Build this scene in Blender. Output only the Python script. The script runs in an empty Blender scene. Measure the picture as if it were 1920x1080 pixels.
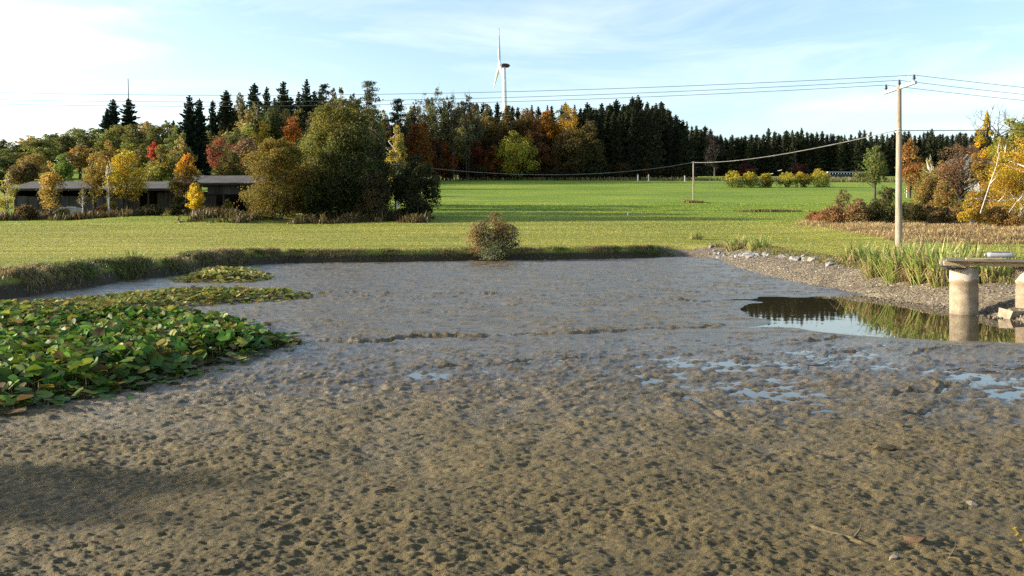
import bpy, math, random
import numpy as np
from mathutils import Vector, Matrix

# ------------------------------------------------------------------ camera, sky, sun, exposure
sc = bpy.context.scene
col = sc.collection
H, F, HY = 1.8, 1600.0, 418.0           # eye height over the mud, focal length and horizon row of a 1920 px frame
cam_d = bpy.data.cameras.new('camera'); cam = bpy.data.objects.new('camera', cam_d); col.objects.link(cam)
cam_d.sensor_width = 36; cam_d.lens = 36 * F / 1920; cam_d.shift_y = -(540 - HY) / 1920
cam_d.clip_start = 0.1; cam_d.clip_end = 9000
cam.location = (0, 0, H); cam.rotation_euler = (math.radians(90), 0, 0)
sc.camera = cam

SUN_EL = math.radians(15.5); SUN_AZ = math.radians(-88)      # azimuth from +Y towards +X: low sun on the left
w = bpy.data.worlds.new('World'); sc.world = w; w.use_nodes = True
nt = w.node_tree; nt.nodes.clear()
sky = nt.nodes.new('ShaderNodeTexSky'); sky.sky_type = 'NISHITA'; sky.sun_disc = False
sky.sun_elevation = SUN_EL; sky.sun_rotation = SUN_AZ; sky.altitude = 300
sky.air_density = 1.0; sky.dust_density = 2.2; sky.ozone_density = 1.5
tc = nt.nodes.new('ShaderNodeTexCoord')
mp = nt.nodes.new('ShaderNodeMapping'); mp.inputs['Scale'].default_value = (1.3, 2.0, 7.0); mp.inputs['Rotation'].default_value = (0.1, 0.12, 0.3)
nz = nt.nodes.new('ShaderNodeTexNoise'); nz.inputs['Scale'].default_value = 2.3; nz.inputs['Detail'].default_value = 7; nz.inputs['Roughness'].default_value = .62; nz.inputs['Distortion'].default_value = .6
cr = nt.nodes.new('ShaderNodeValToRGB'); cr.color_ramp.elements[0].position = .46; cr.color_ramp.elements[1].position = .78
cr.color_ramp.elements[1].color = (.32, .32, .32, 1)
mx = nt.nodes.new('ShaderNodeMix'); mx.data_type = 'RGBA'
hsv = nt.nodes.new('ShaderNodeHueSaturation'); hsv.inputs['Saturation'].default_value = .0; hsv.inputs['Value'].default_value = 1.5
bg = nt.nodes.new('ShaderNodeBackground'); bg.inputs['Strength'].default_value = .148
out = nt.nodes.new('ShaderNodeOutputWorld')
L = nt.links.new
L(tc.outputs['Generated'], mp.inputs['Vector']); L(mp.outputs['Vector'], nz.inputs['Vector']); L(nz.outputs['Fac'], cr.inputs['Fac'])
L(sky.outputs['Color'], hsv.inputs['Color'])
L(cr.outputs['Color'], mx.inputs['Factor']); L(sky.outputs['Color'], mx.inputs['A']); L(hsv.outputs['Color'], mx.inputs['B'])
L(mx.outputs['Result'], bg.inputs['Color']); L(bg.outputs['Background'], out.inputs['Surface'])

sun_d = bpy.data.lights.new('sun', 'SUN'); sun_d.energy = 5.0; sun_d.angle = math.radians(.6); sun_d.color = (1, .90, .74)
sun = bpy.data.objects.new('sun', sun_d); col.objects.link(sun)
SV = Vector((math.sin(SUN_AZ) * math.cos(SUN_EL), math.cos(SUN_AZ) * math.cos(SUN_EL), math.sin(SUN_EL)))
sun.rotation_euler = SV.to_track_quat('Z', 'Y').to_euler()
vs = sc.view_settings; vs.view_transform = 'Standard'; vs.look = 'None'; vs.gamma = 1; vs.use_curve_mapping = False
vs.exposure = 1.16
sc.cycles.use_denoising = False

# ------------------------------------------------------------------ helpers
R = np.random.default_rng(7)
rnd = random.Random(5)

def X_at(px, Y): return (px - 960) * Y / F
def Z_at(py, Y): return H + (HY - py) * Y / F

def W(x, y, z=0.):
    """survey points were taken from a 2.6 m eye; this brings them to the levelled survey (x, y)"""
    q = F * (H - z) / (F * (2.6 - z) / y - 48.); return (x * q / y, q)
def far_pt(p, k=1.25):
    x, y, z = p; return (x * k, y * k, H + (48. + (z - 2.6) * F / y) * y * k / F)

def sstep(a, b, x):
    t = np.clip((np.asarray(x, float) - a) / (b - a), 0, 1); return t * t * (3 - 2 * t)

def vnoise(x, y, seed=0):
    x = np.asarray(x, float); y = np.asarray(y, float)
    xi = np.floor(x).astype(np.int64); yi = np.floor(y).astype(np.int64)
    fx = x - xi; fy = y - yi
    fx = fx * fx * fx * (fx * (fx * 6 - 15) + 10); fy = fy * fy * fy * (fy * (fy * 6 - 15) + 10)
    def h(a, b):
        n = (a * 374761393 + b * 668265263 + seed * 974634777) & 0xffffffff
        n = ((n ^ (n >> 13)) * 1274126177) & 0xffffffff
        n = ((n ^ (n >> 16)) * 2246822519) & 0xffffffff
        return (n ^ (n >> 15)) / 4294967295.0
    a = h(xi, yi); b = h(xi + 1, yi); c = h(xi, yi + 1); d = h(xi + 1, yi + 1)
    return (a + (b - a) * fx) * (1 - fy) + (c + (d - c) * fx) * fy

def fbm(x, y, o=4, seed=0, g=.5):
    s = 0; a = 1; t = 0
    for i in range(o):
        s = s + a * vnoise(x * 2 ** i + 17.3 * i, y * 2 ** i - 9.1 * i, seed + i); t += a; a *= g
    return s / t

def mesh_np(name, v, f, smooth=False, tint=None, mat=None):
    """v (n,3); f an (m,k) array or a list of such arrays"""
    me = bpy.data.meshes.new(name)
    fs = [np.asarray(a, np.int32) for a in (f if isinstance(f, list) else [f]) if len(a)]
    me.vertices.add(len(v)); me.vertices.foreach_set('co', np.asarray(v, np.float32).ravel())
    nl = sum(a.size for a in fs); npoly = sum(len(a) for a in fs)
    me.loops.add(nl); me.polygons.add(npoly)
    me.loops.foreach_set('vertex_index', np.concatenate([a.ravel() for a in fs]))
    ks = np.concatenate([np.full(len(a), a.shape[1], np.int32) for a in fs])
    me.polygons.foreach_set('loop_start', np.concatenate([[0], np.cumsum(ks)[:-1]]).astype(np.int32))
    me.polygons.foreach_set('use_smooth', np.full(npoly, smooth))
    if tint is not None:
        t = np.ones((len(v), 4), np.float32); t[:, :3] = tint
        at = me.attributes.new('tint', 'FLOAT_COLOR', 'POINT'); at.data.foreach_set('color', t.ravel())
    me.update(calc_edges=True); me.validate()
    if mat: me.materials.append(mat)
    return me

class MB:
    """collects boxes, tubes and lathes into one mesh"""
    def __init__(s): s.v = []; s.f3 = []; s.f4 = []; s.n = 0
    def add(s, v, f):
        f = np.asarray(f) + s.n; (s.f3 if f.shape[1] == 3 else s.f4).append(f)
        s.v.append(np.asarray(v, float)); s.n += len(v)
    def box(s, c, d, rz=0, ry=0, jit=0, seed=0):
        q = np.array([[x, y, z] for x in (-.5, .5) for y in (-.5, .5) for z in (-.5, .5)]) * np.array(d)
        if jit: q = q + np.random.default_rng(seed).normal(0, jit, q.shape)
        M = np.array(Matrix.Rotation(rz, 3, 'Z') @ Matrix.Rotation(ry, 3, 'Y'))
        s.add(q @ M.T + np.array(c), [[0, 1, 3, 2], [4, 6, 7, 5], [0, 4, 5, 1], [2, 3, 7, 6], [0, 2, 6, 4], [1, 5, 7, 3]]); return s
    def tube(s, pts, rad, k=6, cap=True):
        pts = np.asarray(pts, float); n = len(pts); rad = np.broadcast_to(rad, n)
        d = np.gradient(pts, axis=0); d /= np.linalg.norm(d, axis=1)[:, None] + 1e-9
        up = np.where(np.abs(d[:, 2:3]) > .9, [[1., 0, 0]], [[0, 0, 1.]])
        a = np.cross(d, up); a /= np.linalg.norm(a, axis=1)[:, None]; b = np.cross(d, a)
        an = np.linspace(0, 2 * np.pi, k, endpoint=False)
        v = (pts[:, None] + rad[:, None, None] * (a[:, None] * np.cos(an)[None, :, None] + b[:, None] * np.sin(an)[None, :, None])).reshape(-1, 3)
        i = np.arange(n - 1)[:, None] * k; j = np.arange(k)[None]; j2 = (j + 1) % k
        f = np.stack([i + j, i + j2, i + k + j2, i + k + j], -1).reshape(-1, 4)
        s.add(v, f)
        if cap:
            o = s.n - len(v)
            for base, p in ((o, pts[0]), (o + (n - 1) * k, pts[-1])):
                s.v.append(p[None]); c = s.n; s.n += 1
                s.f3.append(np.array([[base + q, base + (q + 1) % k, c] for q in range(k)]))
        return s
    def lathe(s, prof, c, k=24):
        """prof: list of (r,z)"""
        p = np.array(prof); an = np.linspace(0, 2 * np.pi, k, endpoint=False)
        v = np.stack([p[:, 0:1] * np.cos(an), p[:, 0:1] * np.sin(an), np.repeat(p[:, 1:2], k, 1)], -1).reshape(-1, 3) + np.array(c)
        i = np.arange(len(p) - 1)[:, None] * k; j = np.arange(k)[None]; j2 = (j + 1) % k
        s.add(v, np.stack([i + j, i + j2, i + k + j2, i + k + j], -1).reshape(-1, 4)); return s
    def data(s, name, mat, smooth=False, tint=None):
        fs = ([np.concatenate(s.f3)] if s.f3 else []) + ([np.concatenate(s.f4)] if s.f4 else [])
        return mesh_np(name, np.concatenate(s.v), fs, smooth, tint, mat)
    def build(s, name, mat, parent=None, smooth=False):
        return link(name, s.data(name, mat, smooth), parent)

def link(name, me, parent=None, loc=(0, 0, 0)):
    o = bpy.data.objects.new(name, me); col.objects.link(o); o.location = loc
    if parent: o.parent = parent
    return o
def tag(o, label=None, cat=None, group=None, kind=None):
    if label: o['label'] = label
    if cat: o['category'] = cat
    if group: o['group'] = group
    if kind: o['kind'] = kind
    return o
def thing(name, label, cat, loc=(0, 0, 0), rz=0, group=None):
    o = link(name, None, None, loc); o.rotation_euler = (0, 0, rz); return tag(o, label, cat, group)
def copy_tree(o, parent=None):
    c = o.copy(); col.objects.link(c); c.parent = parent
    for ch in o.children: copy_tree(ch, c)
    return c

# ------------------------------------------------------------------ materials
def mat_new(name):
    m = bpy.data.materials.new(name); m.use_nodes = True; t = m.node_tree
    return m, t, t.nodes['Principled BSDF'], t.nodes['Material Output']
def N(t, typ, **kw):
    n = t.nodes.new(typ)
    for k, v in kw.items():
        if k in n.inputs: n.inputs[k].default_value = v
        else: setattr(n, k, v)
    return n
def ramp(t, stops):
    r = t.nodes.new('ShaderNodeValToRGB'); e = r.color_ramp.elements
    while len(e) < len(stops): e.new(.5)
    for i, (p, c) in enumerate(stops): e[i].position = p; e[i].color = (*c, 1) if len(c) == 3 else c
    return r
def mixc(t, fac, a, b, mode='MIX'):
    m = t.nodes.new('ShaderNodeMix'); m.data_type = 'RGBA'; m.blend_type = mode
    for sock, v in (('Factor', fac), ('A', a), ('B', b)):
        s = m.inputs[sock] if sock != 'Factor' else m.inputs[0]
        if isinstance(v, bpy.types.NodeSocket): t.links.new(v, s)
        else: s.default_value = v if sock == 'Factor' else ((*v, 1) if len(v) == 3 else v)
    return m.outputs['Result']
def coords(t, scale=(1, 1, 1), which='Object'):
    c = t.nodes.new('ShaderNodeTexCoord'); m = t.nodes.new('ShaderNodeMapping'); m.inputs['Scale'].default_value = scale
    t.links.new(c.outputs[which], m.inputs['Vector']); return m.outputs['Vector']
def noise(t, vec, scale, detail=4, rough=.55):
    n = N(t, 'ShaderNodeTexNoise', Scale=scale, Detail=detail, Roughness=rough); t.links.new(vec, n.inputs['Vector']); return n.outputs['Fac']
def bump(t, bsdf, h, strength, dist):
    b = N(t, 'ShaderNodeBump', Strength=strength, Distance=dist); t.links.new(h, b.inputs['Height']); t.links.new(b.outputs['Normal'], bsdf.inputs['Normal'])

def leaf_material(name, trans=.35, rough=.55, spec=.25, var=.35, objcol=True, scale=1.0):
    m, t, b, o = mat_new(name); lk = t.links.new
    at = N(t, 'ShaderNodeAttribute', attribute_name='tint')
    c = at.outputs['Color']
    if objcol:
        oi = N(t, 'ShaderNodeObjectInfo'); c = mixc(t, 1.0, c, oi.outputs['Color'], 'MULTIPLY')
    ge = N(t, 'ShaderNodeNewGeometry')
    h = N(t, 'ShaderNodeHueSaturation'); lk(c, h.inputs['Color'])
    mr = N(t, 'ShaderNodeMapRange'); mr.inputs['To Min'].default_value = 1 - var; mr.inputs['To Max'].default_value = 1 + var
    lk(ge.outputs['Random Per Island'], mr.inputs['Value']); lk(mr.outputs['Result'], h.inputs['Value'])
    wn = N(t, 'ShaderNodeTexWhiteNoise', noise_dimensions='1D'); lk(ge.outputs['Random Per Island'], wn.inputs['W'])
    mh = N(t, 'ShaderNodeMapRange'); mh.inputs['To Min'].default_value = .475; mh.inputs['To Max'].default_value = .525
    lk(wn.outputs['Value'], mh.inputs['Value']); lk(mh.outputs['Result'], h.inputs['Hue'])
    lk(h.outputs['Color'], b.inputs['Base Color']); b.inputs['Roughness'].default_value = rough
    b.inputs['Specular IOR Level'].default_value = spec
    tr = N(t, 'ShaderNodeBsdfTranslucent'); lk(h.outputs['Color'], tr.inputs['Color'])
    ms = N(t, 'ShaderNodeMixShader'); ms.inputs[0].default_value = trans
    lk(b.outputs[0], ms.inputs[1]); lk(tr.outputs[0], ms.inputs[2]); lk(ms.outputs[0], o.inputs['Surface'])
    return m
M_LEAF = leaf_material('tree_leaves', .48, .6, .2)
M_NEEDLE = leaf_material('spruce_needles', .24, .7, .15, .35)
M_BLADE = leaf_material('grass_blades', .35, .5, .2, .22, objcol=False)
M_LILY = leaf_material('lily_leaves', .34, .5, .16, .35)

def simple(name, ca, cb, scale=8, rough=.8, bs=.3, bd=.01, stretch=(1, 1, 1), spec=.3, ramp_pos=(.35, .68), metal=0):
    m, t, b, o = mat_new(name); v = coords(t, stretch)
    n = noise(t, v, scale, 6, .6); r = ramp(t, [(ramp_pos[0], ca), (ramp_pos[1], cb)])
    t.links.new(n, r.inputs['Fac']); t.links.new(r.outputs['Color'], b.inputs['Base Color'])
    b.inputs['Roughness'].default_value = rough; b.inputs['Specular IOR Level'].default_value = spec; b.inputs['Metallic'].default_value = metal
    n2 = noise(t, v, scale * 5, 4, .6)
    bump(t, b, n2, bs, bd); return m
M_BARK = simple('bark', (.035, .027, .02), (.10, .08, .06), 3, .9, .6, .03, (1, 1, .25))
M_BIRCH = simple('birch_bark', (.10, .09, .08), (.55, .52, .46), 2.2, .7, .2, .01, (1, 1, 2.5), ramp_pos=(.36, .46))
M_CONCRETE = None
M_STONE = simple('grey_stone', (.12, .115, .11), (.33, .32, .30), 5, .85, .5, .02)
M_PEBBLE = leaf_material('pebbles', 0.0, .8, .3, .45, objcol=False)
M_WOOD = simple('weathered_wood', (.20, .15, .09), (.46, .37, .22), 3, .8, .5, .006, (1, 14, 14))
M_WOODG = simple('grey_wood', (.10, .09, .075), (.28, .25, .20), 3, .85, .5, .006, (1, 14, 14))
M_POLE = simple('pole_concrete', (.20, .165, .12), (.34, .285, .215), 4, .85, .3, .006, (2, 2, .3))
M_CERAMIC = simple('insulator_glaze', (.02, .02, .025), (.05, .04, .05), 4, .2, 0, .001, spec=.5)
M_METAL = simple('galvanised_metal', (.35, .35, .34), (.55, .55, .54), 6, .45, .1, .002, metal=.4)
M_WIRE = simple('wire', (.06, .06, .06), (.12, .12, .12), 1, .5, 0, .001)
M_WHITE = simple('white_coating', (.70, .70, .69), (.80, .80, .79), .3, .45, 0, .001)
M_RED = simple('dark_red_coating', (.07, .018, .025), (.10, .025, .032), .3, .45, 0, .001)
M_PLASTER = simple('white_plaster', (.62, .60, .56), (.80, .79, .75), 1.2, .9, .2, .01)
M_ROOFTILE = simple('roof_sheet', (.045, .041, .036), (.105, .095, .08), .9, .9, .4, .02, (1, 1, 1))
M_DARKWOOD = simple('dark_boards', (.018, .015, .012), (.05, .042, .035), 2, .9, .4, .01, (3, 3, .4))
M_PANEL = simple('stained_concrete_panel', (.025, .025, .023), (.075, .072, .067), .8, .9, .4, .01, (1, 1, .35))
M_GLASS = simple('window_glass', (.02, .025, .03), (.03, .035, .04), 1, .08, 0, .001, spec=.5)
M_ASPHALT = simple('asphalt', (.045, .045, .046), (.07, .07, .07), 3, .85, .2, .01)
M_LOG = simple('pale_cut_wood', (.50, .42, .28), (.76, .68, .50), 2, .8, .2, .01)

# ------------------------------------------------------------------ terrain shape
POND = np.array([(-14.6, 9.5), (-12, 5), (-6, 3.2), (4, 3.0), (10, 4.2), (11.6, 8), (11.3, 13), (10.9, 16.6), (10.55, 18.4), (10.3, 19.8), (9.7, 21.5), (9.25, 23.1), (8.7, 25.6),
                 (8.4, 28.4), (8.3, 32), (8.6, 36.4), (7.6, 37.3), (3.1, 35.6), (-1.95, 34.8), (-5.5, 34.0), (-8.9, 33.7), (-10.5, 31.8), (-11.0, 28.3), (-11.9, 26.5),
                 (-12.3, 23.8), (-12.9, 21.2), (-14.2, 17.5), (-15, 13)])
POND = np.array([W(*p) for p in POND])
def pond_sd(x, y):
    """signed distance to the pond outline, positive outside"""
    x = np.asarray(x, float); y = np.asarray(y, float); sh = x.shape; x = x.ravel(); y = y.ravel()
    d = np.full(x.shape, 1e9); ins = np.zeros(x.shape, bool)
    for (ax, ay), (bx, by) in zip(POND, np.roll(POND, -1, 0)):
        ex, ey = bx - ax, by - ay
        t = np.clip(((x - ax) * ex + (y - ay) * ey) / (ex * ex + ey * ey), 0, 1)
        d = np.minimum(d, (x - ax - t * ex) ** 2 + (y - ay - t * ey) ** 2)
        c = ((ay > y) != (by > y)) & (x < (bx - ax) * (y - ay) / (by - ay + 1e-12) + ax); ins ^= c
    d = np.sqrt(d) + .0
    d = np.where(ins, -d, d) + .35 * (fbm(x * .9, y * .9, 3, 40) - .5)
    return d.reshape(sh)
YC = [-4000, -60, 3, 15, 25, 40, 46, 55, 65, 75, 90, 107, 150, 200, 260, 400, 900, 5000]
ZC = [.3, .3, .3, .5, .52, .5, .55, .98, 1.5, 2.05, 3.1, 4.34, 7.75, 11.75, 15.3, 23.8, 62, 130]
YL = [-4000, -60, 3, 15, 25, 40, 46, 55, 65, 75, 92, 110, 160, 230, 300, 400, 900, 5000]
ZL = [.3, .3, .3, .5, .5, .5, .55, .95, 1.4, 1.9, 2.45, 4.1, 10.9, 18.1, 22.2, 26.2, 62, 130]
def base_h(x, y):
    x = np.asarray(x, float); y = np.asarray(y, float)
    t = sstep(.10, .30, -x / np.maximum(y, 20.))
    z = np.interp(y, YC, ZC) * (1 - t) + np.interp(y, YL, ZL) * t
    z = z + .10 * (fbm(x * .09, y * .09, 3, 3) - .5) * sstep(36, 50, y)
    # turf step along the field track before the barn and the dry-grass bank behind the pole
    z = z + .38 * sstep(70, 73.5, y + .6 * np.sin(x * .2)) * sstep(-18, -22, x) * sstep(-41, -33, x)
    z = z + .22 * sstep(49, 54, y) * sstep(68, 58, y) * sstep(18, 24, x)
    return z
def bank_w(x, y): return .4 + 1.5 * sstep(7.0, 8.5, x) + 1.0 * sstep(8, 3, y)
def ground_h(x, y):
    x = np.asarray(x, float); y = np.asarray(y, float)
    d = pond_sd(x, y); b = base_h(x, y); wd = bank_w(x, y)
    t = np.clip(d / wd, 0, 1); s = 1 - (1 - t) ** 1.5
    up = -.02 + (b + .02) * s
    return np.where(d > 0, up, np.maximum(-.35, -.02 + d * .9))
def G(x, y): return float(ground_h(np.array([x]), np.array([y]))[0])

def axis(segs):
    a = []
    for s, e, d0, d1 in segs:
        p = s; n = 0
        L_ = e - s; q = max(1, int(round(L_ / ((d0 + d1) / 2))))
        u = np.linspace(0, 1, q, endpoint=False); wgt = d0 * u + (d1 - d0) * u * u / 2
        a.append(s + L_ * wgt / (d0 + (d1 - d0) / 2))
    a.append([segs[-1][1]]); return np.concatenate(a)
gx = axis([(-5000, -300, 500, 40), (-300, -60, 20, 4), (-60, -17, 2, .5), (-17, -7, .22, .22), (-7, 7, .5, .5), (7, 16, .2, .2), (16, 60, .5, 2.5), (60, 300, 4, 20), (300, 5000, 40, 500)])
gy = axis([(-3000, -40, 500, 10), (-40, 0, 3, 1), (0, 15, .5, .4), (15, 48, .2, .2), (48, 100, .5, 1.2), (100, 260, 2.5, 5), (260, 900, 12, 40), (900, 6000, 150, 700)])
GX, GY = np.meshgrid(gx, gy); GZ = ground_h(GX, GY)
nx, ny = len(gx), len(gy)
ii = (np.arange(ny - 1)[:, None] * nx + np.arange(nx - 1)[None]).ravel()
gf = np.stack([ii, ii + 1, ii + nx + 1, ii + nx], -1)
gv = np.stack([GX, GY, GZ], -1).reshape(-1, 3)
# gravel face of the right-hand bank is its own sheet
fc = gv[gf].mean(1); fd = pond_sd(fc[:, 0], fc[:, 1])
grav = (fc[:, 0] > 7.7) & (fc[:, 0] < 17) & (fc[:, 1] > 7) & (fc[:, 1] < 46.3) & (fd > -1.2) & (fd < 1.95)

def meadow_material():
    m, t, b, o = mat_new('meadow'); lk = t.links.new
    v = coords(t, (1, 1, 1)); vs_ = coords(t, (.10, 1, 1))
    n1 = noise(t, vs_, .55, 6, .6); n2 = noise(t, v, .06, 4, .5); n3 = noise(t, v, 3.0, 6, .65); n4 = noise(t, coords(t, (.06, 1, 1)), 2.2, 5, .6)
    sep = N(t, 'ShaderNodeSeparateXYZ'); lk(v, sep.inputs[0])
    far = N(t, 'ShaderNodeMapRange'); far.inputs['From Min'].default_value = 66; far.inputs['From Max'].default_value = 84; yn = N(t, 'ShaderNodeMath', operation='MULTIPLY_ADD'); lk(n2, yn.inputs[0]); yn.inputs[1].default_value = 44; yo = N(t, 'ShaderNodeMath', operation='ADD'); lk(sep.outputs['Y'], yo.inputs[0]); yo.inputs[1].default_value = -22; lk(yo.outputs[0], yn.inputs[2]); lk(yn.outputs[0], far.inputs['Value'])
    near = ramp(t, [(.34, (.165, .195, .024)), (.52, (.265, .265, .042)), (.68, (.38, .325, .09))]); lk(n1, near.inputs['Fac'])
    farc = ramp(t, [(.33, (.15, .22, .015)), (.52, (.205, .28, .026)), (.7, (.265, .31, .05))]); lk(n1, farc.inputs['Fac'])
    c = mixc(t, far.outputs['Result'], near.outputs['Color'], farc.outputs['Color'])
    r2 = ramp(t, [(.35, (.72, .8, .7)), (.65, (1.12, 1.05, 1.05))]); lk(n2, r2.inputs['Fac']); c = mixc(t, 1.0, c, r2.outputs['Color'], 'MULTIPLY')
    r3 = ramp(t, [(.3, (.7, .7, .7)), (.62, (1.08, 1.08, 1.08))]); lk(n3, r3.inputs['Fac']); c = mixc(t, 1.0, c, r3.outputs['Color'], 'MULTIPLY')
    r4 = ramp(t, [(.60, (0, 0, 0)), (.70, (.75, .75, .75))]); lk(n4, r4.inputs['Fac']); c = mixc(t, r4.outputs['Color'], c, (.075, .065, .03))
    # bare soil on the low pond bank
    lowr = N(t, 'ShaderNodeMapRange'); lowr.inputs['From Min'].default_value = .40; lowr.inputs['From Max'].default_value = .30; lk(sep.outputs['Z'], lowr.inputs['Value'])
    c = mixc(t, lowr.outputs['Result'], c, (.055, .042, .026))
    lk(c, b.inputs['Base Color']); b.inputs['Roughness'].default_value = .85; b.inputs['Specular IOR Level'].default_value = .15
    bump(t, b, n3, .9, .12); return m
M_MEADOW = meadow_material()
def gravel_material():
    m, t, b, o = mat_new('gravel_bed'); lk = t.links.new; v = coords(t)
    vo = N(t, 'ShaderNodeTexVoronoi', Scale=16.0); lk(v, vo.inputs['Vector'])
    r = ramp(t, [(0, (.075, .058, .036)), (.5, (.15, .12, .08)), (1, (.27, .23, .16))]); lk(vo.outputs['Color'], r.inputs['Fac'])
    n = noise(t, v, 1.2, 5, .6); r2 = ramp(t, [(.35, (.6, .55, .5)), (.65, (1.05, 1.05, 1.0))]); lk(n, r2.inputs['Fac'])
    c = mixc(t, 1.0, r.outputs['Color'], r2.outputs['Color'], 'MULTIPLY')
    lk(c, b.inputs['Base Color']); b.inputs['Roughness'].default_value = .85
    bump(t, b, vo.outputs['Distance'], .8, .03); return m
M_GRAVEL = gravel_material()

def dry_in(x, y):
    """the slope of dry grass between the lawn by the pole and the hedge"""
    a = x / np.maximum(y, 1); lo = np.interp(a, [.34, .37, .40, .44, .46, .62], [67, 62, 56, 50.5, 48.6, 47.8]) + 2.4 * (fbm(x * .35, y * .35, 3, 6) - .5)
    return (y > lo) & (y < 69.5 + 3 * (fbm(x * .3, y * .3, 2, 7) - .5)) & (a > .335) & (a < .9)
dryf = dry_in(fc[:, 0], fc[:, 1]) & ~grav
M_DRY = simple('dry_turf', (.17, .12, .055), (.36, .27, .13), 1.6, .95, .8, .12, spec=.1)
def sub_mesh(name, faces, mat):
    u, inv = np.unique(faces, return_inverse=True)
    return mesh_np(name, gv[u], inv.reshape(faces.shape), True, None, mat)
meadow = tag(link('meadow', sub_mesh('meadow', gf[~grav & ~dryf], M_MEADOW)), 'green meadow with mown yellowish stripes rising to the wood', None, None, 'structure')
tag(link('dry_slope', sub_mesh('dry_slope', gf[dryf], M_DRY)), 'slope of dry tan turf behind the utility pole', None, None, 'structure')
gravel_bank = tag(link('gravel_bank', sub_mesh('gravel_bank', gf[grav], M_GRAVEL)), 'sloping gravel bank beside the pool of water', None, None, 'structure')

# ------------------------------------------------------------------ pond bed: drained mud
def pool_depth(x, y):
    """the water-filled hollow in front of the gravel bank, 0..1"""
    f = np.full(np.shape(x), -9.)
    for P in ([(4.4, 20.0, -.26), (5.6, 20.0, -.14), (6.4, 19.5, .5), (7.2, 18.6, 1.3)], [(4.0, 14.8, -.25), (5.0, 15.2, .0), (6.2, 16.2, .9)],
              [(5.6, 14.9, .4), (7.0, 14.7, .65), (8.8, 14.5, .7)], [(6.1, 16.9, 1.15), (7.2, 16.9, 1.8), (8.4, 16.9, 2.1), (9.6, 15.7, 1.65), (10.8, 14.6, 1.0), (12, 14, .8)]):
        for (ax, ay, ar), (bx, by, br) in zip(P[:-1], P[1:]):
            ex, ey = bx - ax, by - ay; t = np.clip(((x - ax) * ex + (y - ay) * ey) / (ex * ex + ey * ey), 0, 1)
            f = np.maximum(f, (ar + (br - ar) * t) - np.hypot(x - ax - t * ex, (y - ay - t * ey) * .53))
    return f
CR = [  # torn edges across the mud, in picture columns and rows turned to ground points
    [(520, 548), (640, 550), (760, 553), (900, 552), (1000, 555), (1120, 558), (1240, 561), (1320, 566), (1400, 560)],
    [(600, 556), (700, 557), (800, 560), (880, 558)],
    [(560, 640), (700, 641), (800, 634), (900, 632), (1000, 629), (1100, 624), (1250, 618), (1370, 611)],
    [(1480, 640), (1540, 636), (1600, 630)], [(1690, 667), (1740, 655), (1800, 650), (1860, 644)],
    [(1360, 672), (1480, 675), (1560, 660), (1600, 655)], [(1640, 737), (1700, 733), (1760, 742), (1780, 722), (1850, 722)],
    [(1180, 540), (1260, 548), (1400, 552)], [(900, 668), (1000, 676), (1120, 673), (1220, 668)],
    [(1290, 745), (1330, 765), (1360, 790), (1320, 800)], [(820, 690), (930, 688), (1000, 676)], [(1660, 780), (1720, 778), (1760, 760)]]
def ground_pt(px, py): Y = H * F / (py - HY); return (X_at(px, Y), Y)
def seg_field(x, y, pts):
    d = np.full(x.shape, 1e9); sd = np.zeros(x.shape); ends = np.zeros(x.shape)
    tot = len(pts) - 1
    for i, ((ax, ay), (bx, by)) in enumerate(zip(pts[:-1], pts[1:])):
        ex, ey = bx - ax, by - ay; l = math.hypot(ex, ey)
        t = np.clip(((x - ax) * ex + (y - ay) * ey) / (l * l), 0, 1)
        q = np.hypot(x - ax - t * ex, y - ay - t * ey); cr_ = (ex * (y - ay) - ey * (x - ax)) / l
        k = q < d; d = np.where(k, q, d); sd = np.where(k, np.sign(cr_) * q, sd); ends = np.where(k, (i + t) / tot, ends)
    return sd, ends
def near_f(x, y): return sstep(11.0, 4.9, y + 3.0 * (fbm(x * .6, y * .6, 3, 11) - .5) + .12 * x)
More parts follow.
